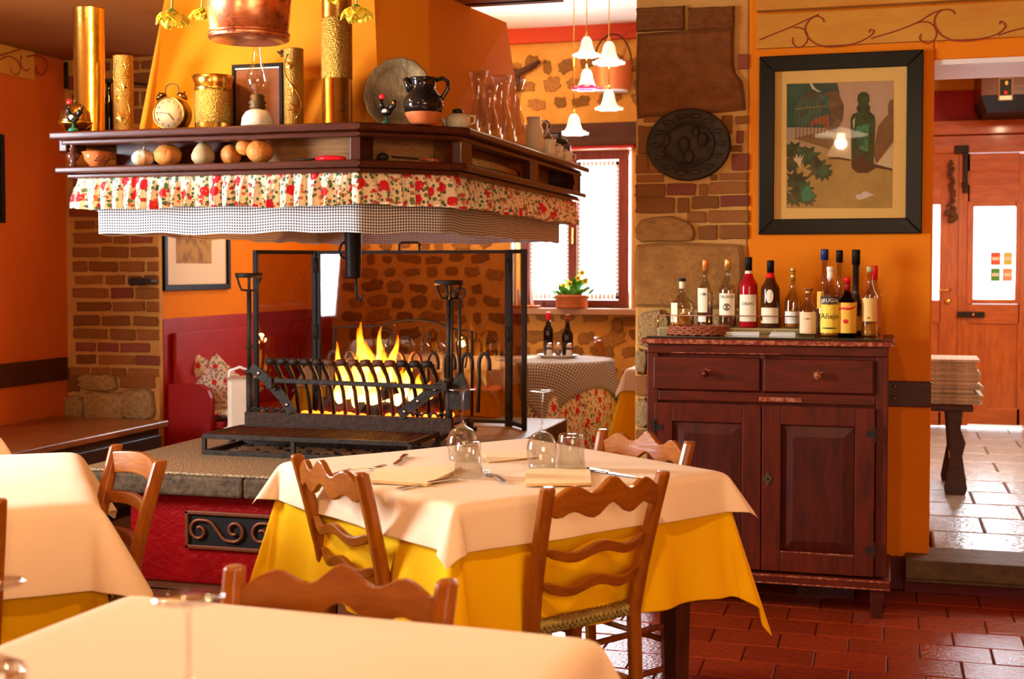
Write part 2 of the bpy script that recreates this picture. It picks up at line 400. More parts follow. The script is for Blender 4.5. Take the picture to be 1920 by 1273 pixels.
trim = wall('trim_1', [(-4.01,6.665,0,-3.998,9.05,1.035)], red_paint, .004)
trim['label'] = 'deep red painted dado of the nook wall behind the hearth'
U0, U1 = onv(957,400,9.05).x, onv(1186,400,9.05).x; ZS, ZT = 1.045, 2.19
wb = wall('wall_back', [(-4.25,9.05,0,U0,9.5,3.04),(U1,9.05,0,.05,9.5,3.04),(U0,9.05,0,U1,9.5,ZS),(U0,9.05,ZT,U1,9.5,3.04)], mortar_back)
wp = wall('wall_pillar', [(-1.049,5.6,0,-.567,6.05,3.04)], mortar, .01)
wbk = wall('wall_brick_pier', [(-4.85,6.62,0,-4.0,6.672,3.04)], mortar, .01)
# trim: red cornice band of back room, dado rails, skirting, step, beams
wall('trim_2', [(-3.985,9.0,2.925,.05,9.05,3.03)], M('red_cornice_paint', (.50,.045,.010), .6))['label'] = 'red painted band under the white ceiling of the back room'
wall('trim_3', [(.0,5.575,.757,.178,5.6,.862)], rail_m, .003)['label'] = 'dark wooden dado rail right of the sideboard'
wall('trim_4', [(-4.6,-1.5,.68,-4.575,6.58,.81)], rail_m, .003)['label'] = 'dark wooden dado rail on the left wall'
wall('baseboard_right', [(-.56,5.588,0,.082,5.6,.135),(.082,5.56,0,2.4,5.6,.06)], dark_red)['label'] = 'dark red painted skirting'
for nm, x0, y0 in (('bolt', .035, .84), ('bolt', .035, .79)):
    o = obj(nm, MB().sphere((0,0,0), .006, n=8, m=5), brass, bpy.data.objects['trim_3'], (x0,5.573,y0))
lint = wall('trim_5', [(-2.75,8.98,2.185,-1.04,9.06,2.345)], beam_wood, .008); lint['label'] = 'dark old timber lintel over the back window'
wall('trim_6', [(U0-.02,8.99,2.165,U1+.02,9.05,2.187)], red_paint, .002)['label'] = 'thin red strip under the timber lintel'
# ceilings
bayx0, bayx1 = -1.42, -.98
ce = wall('ceiling', [(-4.8,-2,H,bayx0,5.75,H+.08),(-4.8,5.75,H,-3.3,7.0,H+.08),(bayx1,-2,H,2.6,5.62,H+.08),(bayx0,-2,H,bayx1,2.9,H+.08),
  (bayx0-.08,2.9,H,bayx0,5.75,3.04),(bayx1,2.9,H,bayx1+.08,5.62,3.04),(-3.3,5.72,H,bayx0,5.80,3.04)], ceil_mat)
wall('ceiling_back_room', [(-4.25,5.7,3.03,.1,9.5,3.1),(bayx0-.1,2.9,3.03,bayx1+.1,5.7,3.1)], white_plaster)
wall('ceiling_entry', [(.1,6.05,2.75,2.6,10.6,2.85)], soffit_white)
wall('trim_7', [(.178,5.61,2.150,2.4,6.05,2.17)], soffit_white)['label'] = 'white plastered underside of the doorway arch'
# painted frieze boards with scrolls
def scroll(board, pts_list, r=.0035):
    for pts in pts_list:
        if len(pts) < 3: continue
        obj('scroll_line', MB().tube(pts, r, 5), frieze_line, board)
def smooth_pts(P, n=8):
    out = []
    for i in range(len(P)-1):
        p0, p1, p2, p3 = P[max(i-1,0)], P[i], P[i+1], P[min(i+2,len(P)-1)]
        for k in range(n):
            t = k/n; out.append(tuple(.5*((2*b)+(c-a)*t+(2*a-5*b+4*c-d)*t*t+(3*b-a-3*c+d)*t**3) for a,b,c,d in zip(p0,p1,p2,p3)))
    out.append(P[-1]); return out
fr = wall('trim_8', [(-.534,5.572,2.243,2.4,5.6,2.384)], frieze_m, .002); fr['label'] = 'ochre painted board with brown scroll line above the picture'
wall('trim_9', [(-.534,5.54,2.395,2.4,5.6,2.53)], frieze_m, .003)['label'] = 'plain ochre ceiling board above the scroll board'
S1 = [[(1424,75),(1445,66),(1480,52),(1515,36),(1535,27)],
      [(1487,70),(1486,80),(1494,88),(1506,86),(1514,74),(1510,58),(1498,52),(1488,52)],
      [(1545,42),(1541,34),(1528,31),(1514,42),(1509,58),(1520,76),(1545,87),(1580,86),(1612,78),(1633,66),(1638,58),(1631,56),(1629,61)],
      [(1633,72),(1680,58),(1720,42),(1750,24),(1770,18)],
      [(1727,64),(1724,72),(1731,79),(1742,81),(1753,72),(1755,58),(1745,44),(1730,41),(1716,44)],
      [(1790,27),(1785,20),(1770,18),(1755,28),(1752,46),(1765,66),(1790,76),(1825,75),(1865,66),(1882,54),(1884,46),(1876,40),(1874,46)],
      [(1872,66),(1900,57),(1935,50)]]
scroll(fr, [[tuple(onv(x,y,5.571)) for x,y in smooth_pts(s)] for s in S1], .0028)
fl = wall('trim_10', [(-4.6,-1.5,2.373,-4.57,6.30,2.527)], frieze_m, .002); fl['label'] = 'ochre painted board with brown scroll high on the left wall'
S2 = [[(0,104),(20,98),(45,90)], [(0,112),(15,106),(30,112),(38,126),(34,138),(24,138),(20,128)],
      [(40,104),(38,118),(44,130),(52,132),(54,128)], [(50,106),(70,104),(86,112),(88,128),(80,140),(70,136),(68,124)]]
scroll(fl, [[tuple(onu(x,y,-4.569)) for x,y in smooth_pts(s)] for s in S2], .004)

# ---- stones and bricks
def piece(seed, n=1, ex=0, jit=.03, dome=.1, cr=.10, outline=None):
    """stone of unit size: rounded, slightly uneven outline, recessed back, chamfered front"""
    R = random.Random(seed); o = []
    if outline: o = list(outline)
    else:
        for cx, cz in ((.5,-.5),(.5,.5),(-.5,.5),(-.5,-.5)):
            sx, sz = (1 if cx > 0 else -1), (1 if cz > 0 else -1); k = cr*R.uniform(.5,1.5)
            q = [(cx-sx*k*.9,cz),(cx-sx*k*.22,cz-sz*k*.22),(cx,cz-sz*k*.9)]
            if (cx > 0) == (cz < 0): pass
            else: q = q[::-1]
            if cx > 0 and cz < 0: q = q
            o += [(x+R.uniform(-jit,jit)*.6, z+R.uniform(-jit,jit)) for x,z in q]
            for i in range(n):   # along the following side
                nx_ = [(.5,.5),(-.5,.5),(-.5,-.5),(.5,-.5)][[(.5,-.5),(.5,.5),(-.5,.5),(-.5,-.5)].index((cx,cz))]
                t = (i+1)/(n+1); x, z = cx+(nx_[0]-cx)*t, cz+(nx_[1]-cz)*t
                o.append((x+R.uniform(-jit,jit), z+R.uniform(-jit,jit)*1.3))
        o.sort(key=lambda p: math.atan2(p[1],p[0]))
    m_ = len(o)
    v = [(x,.0,z) for x,z in o]+[(x,-.65,z) for x,z in o]+[(x*.93,-1,z*.90) for x,z in o]+[(0,-1-dome,0)]
    f = []
    for a in (0,1):
        for i in range(m_): f.append((a*m_+i, a*m_+(i+1)%m_, (a+1)*m_+(i+1)%m_, (a+1)*m_+i))
    for i in range(m_): f.append((2*m_+i, 2*m_+(i+1)%m_, 3*m_))
    m = MB(); m.add(v, f, None, False); return m.mesh('piece%d' % seed)
def lib(mat, cnt_=8, **kw):
    L = []
    for i in range(cnt_):
        me = piece(random.randint(0,9999), **kw); me.materials.append(mat); L.append(me)
    return L
random.seed(4)
BR = lib(brick_m, 10, n=1, jit=.035, cr=.09); BRR = lib(brick_red, 4, n=1, jit=.03, cr=.08); RB = lib(rubble_m, 18, n=2, jit=.10, dome=.05, cr=.34)
BLD = lib(block_dark, 3, n=3, jit=.014, cr=.035, dome=.1); BLL = lib(block_light, 3, n=3, jit=.018, cr=.06, dome=.15); RK = lib(rock_m, 6, n=2, jit=.05, cr=.25, dome=.3)
def stone_px(parent, v, x0, y0, x1, y1, L, name, d=.012):
    a = onv(x0,y0,v); b = onv(x1,y1,v)
    w_, h_ = b.x-a.x, a.z-b.z
    if (x0,y0) == (1194,61):
        c_ = ((x0+1398)/2, (y0+y1)/2); pts = [(1196,64),(1290,62),(1376,61),(1376,90),(1377,128),(1380,142),(1392,156),(1396,180),(1398,207),(1370,209),(1300,212),(1230,214),(1197,216),(1194,170),(1194,120)]
        me = piece(1, outline=[((px_-c_[0])/(1398-x0), -(py_-c_[1])/(y1-y0)) for px_,py_ in pts][::-1], dome=.05); me.materials.append(block_dark); L = [me]; b = onv(1398,y1,v); w_ = b.x-a.x; return inst(me, name, parent, ((a.x+b.x)/2, v, (a.z+b.z)/2), (0,0,0), (w_,d,h_))
    if (x0,y0) == (1191,405):
        c_ = ((x0+x1)/2, (y0+y1)/2); pts = [(1192,428),(1204,412),(1232,407),(1262,406),(1288,416),(1300,424),(1305,440),(1300,451),(1280,453),(1240,452),(1205,454),(1193,446)]
        me = piece(1, outline=[((px_-c_[0])/(x1-x0), -(py_-c_[1])/(y1-y0)) for px_,py_ in pts][::-1], dome=.1); me.materials.append(block_light); return inst(me, name, parent, ((a.x+b.x)/2, v, (a.z+b.z)/2), (0,0,0), (w_,d,h_))
    return inst(random.choice(L), name, parent, ((a.x+b.x)/2, v, (a.z+b.z)/2), (0,random.uniform(-.02,.02),0), (w_,d,h_))
# stone pillar beside the picture
for q in [(1194,17,1284,56,'D'),(1291,17,1377,54,'D'),(1194,61,1388,212,'D'),(1384,103,1403,130,'r'),(1207,217,1240,228,'b'),(1196,236,1236,288,'b'),
  (1353,217,1373,250,'b'),(1379,218,1402,232,'b'),(1381,246,1394,268,'r'),(1371,273,1391,284,'b'),(1372,289,1404,319,'r'),(1192,291,1215,325,'b'),(1217,291,1242,325,'b'),(1194,329,1246,341,'b'),
  (1332,328,1345,338,'b'),(1349,325,1402,337,'b'),(1191,346,1248,369,'b'),(1252,345,1305,366,'r'),(1311,345,1327,366,'b'),(1330,342,1403,363,'b'),
  (1192,371,1265,399,'b'),(1271,372,1293,399,'b'),(1297,368,1347,391,'b'),(1352,367,1404,387,'r'),(1289,397,1324,417,'b'),(1328,395,1404,417,'b'),
  (1191,405,1305,454,'L'),(1310,423,1345,449,'b'),(1350,422,1403,448,'b'),(1193,457,1391,577,'L'),(1197,583,1256,650,'k'),(1192,655,1212,700,'k'),
  (1192,704,1214,742,'b'),(1192,747,1216,800,'k'),(1192,805,1216,850,'b'),(1260,588,1330,650,'k'),(1335,585,1400,640,'k')]:
    L, nm, d = {'D':(BLD,'block',.022),'L':(BLL,'block',.024),'r':(BRR,'brick',.010),'b':(BR,'brick',.010),'k':(RK,'stone',.02)}[q[4]]
    stone_px(wp, 5.6, *q[:4], L, nm, d)
# brick pier at the left: irregular courses
z = .70; row = 0
while z < 2.86:
    hh = random.uniform(.052,.072) if z < 1.9 or random.random() < .6 else .085
    x = -4.585+random.uniform(0,.05)
    while x < -4.04:
        w_ = min(random.choice([.09,.13,.17,.21,.24])*random.uniform(.9,1.1), -3.995-x)
        if w_ > .05 and not (z > 1.9 and random.random() < .18):
            inst(random.choice(BR+BRR[:1]), 'brick', wbk, (x+w_/2, 6.62, z+hh/2), (0,random.uniform(-.03,.03),0), (w_,random.uniform(.008,.018),hh*random.uniform(.85,1)))
        x += w_+random.uniform(.014,.022)
    z += hh+random.uniform(.014,.022); row += 1
for q in [(160,735,236,788),(228,728,292,786),(126,742,160,786),(150,700,222,732),(240,786,292,812)]: stone_px(wbk, 6.62, *q, RK, 'stone', .035)
for q in [(124,690,150,735),(225,700,292,728)]: stone_px(wbk, 6.62, *q, BR, 'brick', .012)
# black wedge iron in the brick pier
p = onv(274,528,6.60)
tag(obj('iron_wedge', MB().prism([(-.07,.012),(-.07,-.014),(-.055,-.022),(.07,-.006),(.07,.014),(-.05,.020)], -.05, .03, 'y'), iron, None, (p.x,6.585,p.z), bev=.003),
    'black iron wedge driven into the brick pier', 'bracket')
# rubble of the back room wall
random.seed(11); z = .08; cnt = 0
while z < 2.82:
    hh = random.uniform(.075,.12); x = -3.95+random.uniform(0,.1)
    while x < -1.0:
        w_ = random.uniform(.07,.22)
        inwin = x+w_ > U0-.03 and x < U1+.03 and z+hh > ZS-.03 and z < ZT+.02
        inlint = x+w_ > -2.78 and z+hh > 2.16 and z < 2.36
        hid = z < .7 and x < -2.6 and random.random() < .5
        if not inwin and not inlint and not hid and random.random() < .96:
            inst(random.choice(RB), 'stone', wb, (x+w_/2, 9.05, z+hh/2+random.uniform(-.02,.02)), (0,random.uniform(-.25,.25),0), (w_*random.uniform(.7,.95),random.uniform(.003,.009),hh*random.uniform(.55,.95))); cnt += 1
        x += w_+random.uniform(.012,.04)
    z += hh+random.uniform(.012,.03)
p = onv(1130+26,610,9.03); inst(RB[0], 'stone', wb, (p.x,9.05,p.z), (0,0,0), (.085,.02,.085)).data = RB[0]
# ---- floor tiles
tl = MB(); tl.box(-.5,-.5,-1,.5,.5,0); tme = tl.mesh('tile'); tme.materials.append(tile_m)
tlp = MB(); tlp.frus([(-.5,-.5),(.5,-.5),(.5,.5),(-.5,.5)], -1, [(-.5,-.5),(.5,-.5),(.5,.5),(-.5,.5)], -.25); tlp.frus([(-.5,-.5),(.5,-.5),(.5,.5),(-.5,.5)], -.25, [(-.485,-.475),(.485,-.475),(.485,.475),(-.485,.475)], 0)
tme = tlp.mesh('tile'); tme.materials.append(tile_m)
random.seed(5); y = 5.56; r_ = 0
while y > 3.75:
    x = -1.3+(r_%2)*.12+random.uniform(-.01,.01)
    while x < 1.15:
        inst(tme, 'tile', floor, (x+.115, y-.092, random.uniform(-.001,.0005)), (random.uniform(-.004,.004),random.uniform(-.004,.004),random.uniform(-.01,.01)), (.234,.1885,.012)); x += .238
    y -= .192; r_ += 1
sme = tlp.mesh('slab'); sme.materials.append(stone_floor_m)
y = 5.74; r_ = 0
while y < 10.2:
    x = .2-(r_%2)*.2
    while x < 1.5:
        x0 = max(x,.19); w_ = x+.43-x0
        if w_ > .06: inst(sme, 'paving_slab', floor, (x0+w_/2, y+.19, .149), (random.uniform(-.003,.003),0,0), (w_-.008,.372,.018))
        x += .43
    y += .38; r_ += 1
m = MB(); m.box(.083,5.46,.075,2.4,5.74,.152); m.box(.083,5.475,.058,2.4,5.74,.075)
st = struct('trim_11', m, step_m, .006); st['label'] = 'worn dark stone step up to the entry'
# ---- back window
win = struct_empty('window_1'); win['label'] = 'bright casement window with dark red wooden frame in the stone wall'
yv = 9.16
def bx(x0,y0,z0,x1,y1,z1): return MB().box(x0,y0,z0,x1,y1,z1)
def wpart(name, b, mat, bev=.004): return obj(name, MB().box(*b), mat, win, bev=bev)
WX0, WX1 = onv(985,400,yv).x-.04, onv(1179,400,yv).x; WM = onv(1074,400,yv).x
wpart('window_frame', (WX0,yv,ZS,WX0+.07,yv+.06,2.17), window_wood); wpart('window_frame', (WX1-.075,yv,ZS,WX1,yv+.06,2.17), window_wood)
wpart('window_frame', (WX0+.07,yv,2.10,WX1-.075,yv+.06,2.17), window_wood); wpart('window_frame', (WX0+.07,yv,ZS,WX1-.075,yv+.06,ZS+.055), window_wood)
wpart('mullion', (WM-.032,yv-.01,ZS+.052,WM+.032,yv+.05,2.103), window_wood)
wpart('latch', (WM-.008,yv-.035,1.50,WM+.008,yv-.01,1.62), brass)
for a,b in ((WX0+.07,WM-.032),(WM+.032,WX1-.075)):
    wpart('pane', (a,yv+.03,ZS+.055,b,yv+.034,2.10), glass_w, 0)
    m = MB(); z0, z1 = ZS+.06, 2.09   # scalloped lace edging
    lace = []
    def edge(x_, sgn):
        n = 34
        for i in range(n):
            zz = z0+(z1-z0)*(i+.5)/n
            m.prism([(x_+sgn*.0, zz-.016),(x_+sgn*.018, zz-.010),(x_+sgn*.024,zz),(x_+sgn*.018,zz+.010),(x_,zz+.016)], yv+.018, yv+.020, 'y')
    edge(a,1); edge(b,-1)
    n = int((b-a)/.03)
    for i in range(n):
        xx = a+(b-a)*(i+.5)/n
        m.prism([(xx-.015,z1+.0),(xx-.010,z1-.028),(xx,z1-.036),(xx+.010,z1-.028),(xx+.015,z1)], yv+.018, yv+.020, 'y')
        m.prism([(xx-.015,z0),(xx-.010,z0+.035),(xx,z0+.045),(xx+.010,z0+.035),(xx+.015,z0)], yv+.018, yv+.020, 'y')
    obj('lace_trim', m, M('lace', (.85,.78,.72), .9), win)
wall('trim_12', [(U0-.03,8.96,ZS-.045,U1+.05,9.20,ZS)], M('worn_sill_stone', (.42,.22,.12), .6, bump=(20,.3)), .006)['label'] = 'stone window sill under the back window'
wall('trim_13', [(U0-.001,9.05,ZS,U0+.012,9.16,ZT),(U1-.012,9.05,ZS,U1+.001,9.155,ZT),(U0,9.05,ZT-.018,U1,9.155,ZT)], soffit_white)['label'] = 'pale plastered reveal of the back window'
# ---- entry: back wall, timber lintels, double door
DV = 10.2
def D(x,y): p = onv(x,y,DV); return p.x, p.z
zl0 = D(1850,286)[1]; zl1 = D(1850,252)[1]; zl2 = D(1850,226)[1]; dx0 = .05; dx1 = D(1921,400)[0]; dxm = D(1794,400)[0]
wall('wall_entry_back', [(.0,DV+.05,zl0,2.6,DV+.3,2.85),(dx1+.03,DV+.05,0,2.6,DV+.3,zl0),(-.2,DV+.05,0,dx0,DV+.3,zl0)], red_paint)
wall('wall_entry_left', [(.05,6.05,0,.18,DV+.05,3.05)], plaster)
b1 = wall('trim_14', [(.18,DV-.02,zl0,2.4,DV+.06,zl1-.006)], door_wood_h, .004); b1['label'] = 'pine head board over the entrance door'
b2 = wall('trim_15', [(.18,DV-.05,zl1,2.4,DV+.06,zl2)], door_wood_h, .004); b2['label'] = 'upper pine beam over the entrance door'
wall('trim_16', [(.19,DV+.0,D(1800,168)[1],.72,DV+.05,D(1800,146)[1])], frieze_m)['label'] = 'ochre painted patch above the entrance door'
door = struct_empty('door_1'); door['label'] = 'double pine entrance door with glazed upper panels'
def dbox(name, x0,y0,x1,y1, mat, f=0.0, t=.04, bev=.004, par=None):
    a, b = D(x0,y0), D(x1,y1)
    return obj(name, MB().box(a[0],DV-f,b[1],b[0],DV+t,a[1]), mat, par or door, bev=bev)
# left leaf
dbox('stile', 1764,288,1794,798, door_wood); dbox('rail', 1700,288,1764,384, door_wood_h); dbox('rail', 1700,562,1764,606, door_wood_h)
dbox('rail', 1700,770,1764,798, door_wood_h); dbox('stile', 1700,384,1741,770, door_wood)
dbox('panel', 1738,600,1768,776, door_wood, -.012, .03); dbox('glass_pane', 1741,384,1764,562, glass_w, -.02, .026, 0)
dbox('raised_panel', 1738,322,1763,343, door_wood_h, .012)
# right leaf
dbox('stile', 1797,288,1814,798, door_wood); dbox('stile', 1912,288,1923,798, door_wood)
dbox('rail', 1814,288,1912,320, door_wood_h); dbox('raised_panel', 1812,316,1914,350, door_wood_h, -.006, .03); dbox('rail', 1814,346,1912,378, door_wood_h)
dbox('glazing_bead', 1814,378,1824,570, door_wood, .010); dbox('glazing_bead', 1905,378,1912,570, door_wood, .010); dbox('glazing_bead', 1824,378,1905,387, door_wood_h, .010)
dbox('glazing_bead', 1824,561,1905,570, door_wood_h, .010); dbox('rail', 1814,570,1912,608, door_wood_h)
pane = dbox('glass_pane', 1824,387,1905,561, glass_w, -.02, .026, 0)
dbox('panel', 1808,600,1917,776, door_wood, -.012, .03); dbox('rail', 1814,764,1912,798, door_wood_h)
for x0,y0,x1,y1,c in ((1858,473,1876,497,(.70,.14,.06)),(1882,473,1898,497,(.62,.62,.10)),(1858,503,1875,527,(.10,.36,.05)),(1880,503,1898,527,(.75,.36,.18))):
    s_ = dbox('sticker', x0,y0,x1,y1, M('sticker_paper', c, .6), -.012, .016, 0, pane)
    s2_ = dbox('sticker_band', x0+2,y0+9,x1-2,y0+15, M('sticker_print', (.85,.80,.60), .6), -.009, .0115, 0, pane)
dbox('latch_bolt', 1806,284,1814,362, iron, .03, .0); dbox('latch_bolt', 1790,274,1816,288, iron, .05, -.01); dbox('latch_keeper', 1803,342,1815,350, rust_iron, .04, .0)
dbox('latch_plate', 1795,584,1846,595, iron, .03, .0)
k = obj('bolt_knob', MB().sphere((0,0,0),.012,n=10,m=6), brass, door, (D(1824,590)[0],DV-.04,D(1824,590)[1]))
a = D(1783,543); obj('door_handle', MB().tube([(a[0],DV-.01,a[1]),(a[0],DV-.05,a[1]),(a[0]-.09,DV-.05,a[1]-.01)],.008,8), brass, door)
a = D(1777,565); obj('keyhole_plate', MB().lathe([(.0,0),(.022,.0),(.024,.006),(.010,.010),(.010,.004),(0,.004)],14,ax='y'), brass, door, (a[0],DV-.012,a[1]))
# garland hanging on the door
gr = thing('garland', 'dark dried garland hanging on the left leaf of the entrance door', 'garland', (D(1783,400)[0],DV-.04,D(1783,400)[1]))
random.seed(3); m = MB()
zt, zb = D(1783,304)[1]-D(1783,400)[1], D(1783,412)[1]-D(1783,400)[1]
for i in range(34):
    t = i/33; zz = zt+(zb-zt)*t; r = .014 if i < 29 else .026
    m.sphere((random.uniform(-.014,.014)*(1+t),random.uniform(-.006,.006),zz), r, 1,.8,random.uniform(.8,1.3), 7,5)
obj('berries', m, M('dried_garland', (.06,.045,.02), .8, var=(40,(.14,.05,.02))), gr)
obj('string', MB().tube([(0,.004,zb),(0,.004,zt+.02)], .003, 5), black_dull, gr)
# dark wooden cabinet box over the door, with a small card
a, b = D(1827,142), D(1999,222)
bxm = thing('wall_box', 'dark wooden meter box on the wall over the entrance door', 'cabinet', (a[0],0,0))
z0, z1 = b[1], a[1]+.1; f0 = DV-.75
m = MB(); m.box(.0,f0,z0+.09,.95,DV+.04,z1); obj('case', m, wood('dark_box_wood',(.12,.03,.012),(.06,.015,.008)), bxm, bev=.004)
m = MB(); m.add([(0,f0,z0+.09),(.95,f0,z0+.09),(.95,DV+.04,z0+.09),(0,DV+.04,z0+.09),(.05,f0+.15,z0),(.95,f0+.15,z0),(.95,DV+.04,z0),(.05,DV+.04,z0)],
    [(0,4,5,1),(4,7,6,5),(0,3,7,4),(1,5,6,2)]); obj('lower_moulding', m, black_dull, bxm)
pa = onv(1872,147,f0); pb = onv(1899,188,f0)
card = thing('small_framed_card', 'tiny framed card with a vase picture on the dark box over the door', 'picture', ((pa.x+pb.x)/2,f0-.004,(pa.z+pb.z)/2))
w2, h2 = (pb.x-pa.x)/2, (pa.z-pb.z)/2
obj('frame', MB().box(-w2,-.008,-h2,w2,.0,h2), M('card_frame',(.30,.14,.05),.5), card, bev=.002)
obj('print', MB().box(-w2*.8,-.010,-h2*.55,w2*.8,-.008,h2*.9), black, card); obj('caption', MB().box(-w2*.8,-.010,-h2*.95,w2*.8,-.008,-h2*.6), paper_w, card)
obj('painted_fruit', MB().sphere((0,-.010,-h2*.3), h2*.16,1,.2,1,10,6), redp, card); obj('painted_flame', MB().sphere((w2*.1,-.010,h2*.55), h2*.2,.7,.2,1,10,6), M('card_yellow',(.8,.5,.08),.5), card)
# ================================================================ HEARTH, HOOD, MANTEL
ZT1, ZT0 = 1.885, 1.855   # top board
ZL1, ZL0 = 1.742, 1.716   # lower board
def outline(off):  # mantel footprint polyline, inset by off (front-left, front-right, cut corner, right side, back)
    c = off*.41
    return [(-3.32+off,7.15-off),(-3.32+off,4.66+off),(-1.95-c,4.66+off),(-1.60-off,4.97+c),(-1.60-off,7.15-off)]
man = thing('mantel_shelf', 'dark two-tier wooden mantel shelf running round the fireplace hood', 'shelf', (0,0,0))
def ring(o0, o1, z0, z1):
    a, b = outline(o0), outline(o1); m = MB(); n = 5
    v = [(p[0],p[1],z) for z in (z0,z1) for q in (a,b) for p in q]
    f = []
    for i in range(n):
        j = (i+1)%n
        f += [(i,j,n+j,n+i),(2*n+i,3*n+i,3*n+j,2*n+j),(i,2*n+i,2*n+j,j),(n+i,n+j,3*n+j,3*n+i)]
    return m.add(v, f)
obj('top_board', ring(0, .52, ZT0, ZT1), mantel_wood, man, bev=.008)
obj('top_moulding', ring(.035, .10, ZT0-.022, ZT0), mantel_wood, man, bev=.007)
obj('lower_board', ring(.015, .40, ZL0, ZL1), mantel_wood, man, bev=.007)
obj('bottom_moulding', ring(.05, .12, ZL0-.020, ZL0), mantel_wood, man, bev=.006)
bp_ = outline(.20)
def panel(i, j, name, mat, t0=0, t1=1, z0=ZL1, z1=ZT0, th=.015, off=0):
    a, b = Vector((*bp_[i],0)), Vector((*bp_[j],0)); d = b-a; nrm = Vector((d.y,-d.x,0)).normalized()
    p, q = a+d*t0+nrm*off, a+d*t1+nrm*off
    m = MB(); w_ = nrm*th
    v = [p,q,q+w_,p+w_]; m.prism([(k.x,k.y) for k in v], z0, z1); return obj(name, m, mat, man, bev=.002)
panel(0,1,'back_panel',mantel_panel); panel(1,2,'back_panel',mantel_wood,0,.62); panel(1,2,'back_panel',mantel_panel,.62,1); panel(2,3,'back_panel',mantel_panel); panel(3,4,'back_panel',mantel_panel)
for (i,t) in ((1,.99),(2,.99),(3,.5)):   # posts at the corners
    a, b = outline(.06)[i], outline(.06)[(i+1)%5]
    x, y = a[0]+(b[0]-a[0])*t, a[1]+(b[1]-a[1])*t
    obj('bracket', MB().prism([(x-.022,y-.0),(x+.022,y),(x+.022,y+.14),(x-.022,y+.14)], ZL1, ZT0-.0), mantel_wood, man, bev=.005)
obj('end_panel', MB().box(-2.05,7.085,ZL1,-1.64,7.105,ZT0), mantel_wood, man, bev=.003); obj('end_bracket', MB().prism([(6.93,ZL1),(7.085,ZL1),(7.085,ZT0),(6.90,ZT0),(6.95,ZT0-.03),(6.99,ZT0-.06),(6.95,ZL1+.03)], -1.68,-1.645, 'x'), mantel_wood, man, bev=.003)
# turned white highlight spindle at the left corner
m = MB(); m.lathe([(.016,0),(.020,.012),(.010,.020),(.022,.034),(.028,.050),(.014,.066),(.018,.074),(.010,.084),(.018,.098),(.022,.113)], 14)
obj('corner_spindle', m, M('varnished_spindle_wood',(.10,.03,.02),.10,coat=1), man, (-3.245,4.72,ZL1))
m = MB(); m.prism([(-3.30,4.70),(-3.30,4.84),(-3.26,4.84),(-3.26,4.70)], ZT0-.05, ZT0); obj('corner_bracket', m, mantel_wood, man, bev=.006)
# plaster hood
hood = MB(); b0 = [(-3.24,5.16),(-3.05,4.985),(-1.985,4.985),(-1.835,5.17),(-1.835,6.75),(-3.24,6.75)]
t0 = [(-3.18,5.30),(-3.10,5.19),(-1.985,5.19),(-1.86,5.36),(-1.86,6.2),(-3.18,6.2)]
t0 = [(onz(289,-8,H).x,5.32),(onz(301,-8,H).x,5.21),(onz(744,-8,H).x,5.19),(onz(822,-8,H).x,5.38),(onz(872,-8,H).x,6.2),(onz(289,-8,H).x,6.2)]
hood.frus(b0, 1.80, t0, H); hd = obj('fireplace_hood', hood, plaster_hood)
tag(hd, 'tapering orange plaster fireplace hood rising to the ceiling', 'chimney hood')
# faint shallow pilaster marks on the hood are left to the material

# valances
def valance(off, zt, zb, amp, wl, flare, uvs, step=.012, seed=2, gather=0, start=.0, full=True):
    P = [Vector((*p,0)) for p in outline(off)]
    if full: P = P+[P[0]]
    seg = [(P[i+1]-P[i]).length for i in range(len(P)-1)]; tot = sum(seg)
    R = random.Random(seed); ph = [R.uniform(0,6.28) for _ in range(6)]
    def at(s):
        s = s % tot if full else s
        for i,l in enumerate(seg):
            if s <= l or i == len(seg)-1:
                d = (P[i+1]-P[i])/l; n = Vector((-d.y,d.x,0))*-1
                # soften corners
                e = .06
                if s > l-e: d2 = (P[(i+2)%len(P)]-P[(i+1)%len(P)]) if i+2 < len(P) else d; d2 = d2.normalized(); k = .5*(1-(l-s)/e); nn = Vector((d2.y,-d2.x,0)); n2 = Vector((d.y,-d.x,0)); return P[i]+d*s, (n2*(1-k)+nn*k).normalized()
                if s < e and i > 0: d2 = (P[i]-P[i-1]).normalized(); k = .5*(1-s/e); nn = Vector((d2.y,-d2.x,0)); n2 = Vector((d.y,-d.x,0)); return P[i]+d*s, (n2*(1-k)+nn*k).normalized()
                return P[i]+d*s, Vector((d.y,-d.x,0))
            s -= l
    nu = int(tot/step); nv = 7 if amp > .006 else 3
    def fn(a, b):
        s = a*tot; p, n = at(min(s,tot-1e-6)); 
        wv = math.sin(s*2*PI/wl+1.8*math.sin(s*5+ph[0]))+.5*math.sin(s*2*PI/(wl*.47)+2*math.sin(s*7+ph[1]))
        tight = math.sin(s*2*PI/.022)*gather*max(0,1-b*4)
        sag = (.004*math.sin(s*9+ph[2])+.003*math.sin(s*23))*b
        o = amp*wv*(b**.7)*1.0+tight+flare*math.sin(b*PI*.62)
        q = p+n*o*-1 if False else p+n*(o)
        return (Vector((q.x,q.y,zt+(zb-zt)*b+sag)), (s*uvs, -b*abs(zt-zb)))
    return MB().grid(fn, nu, nv)
val = obj('rose_valance', valance(.085, ZL0-.004, 1.570, .017, .058, .030, 1.25, step=.008, seed=2, gather=.004), floral)
tag(val, 'gathered cream cotton valance printed with red roses under the mantel', 'curtain')
gv = obj('gingham_valance', valance(.135, ZL0-.01, 1.466, .0018, .30, .0, 1.0, step=.03, seed=5), gingham)
tag(gv, 'navy and white gingham cloth band hanging below the rose valance', 'curtain')

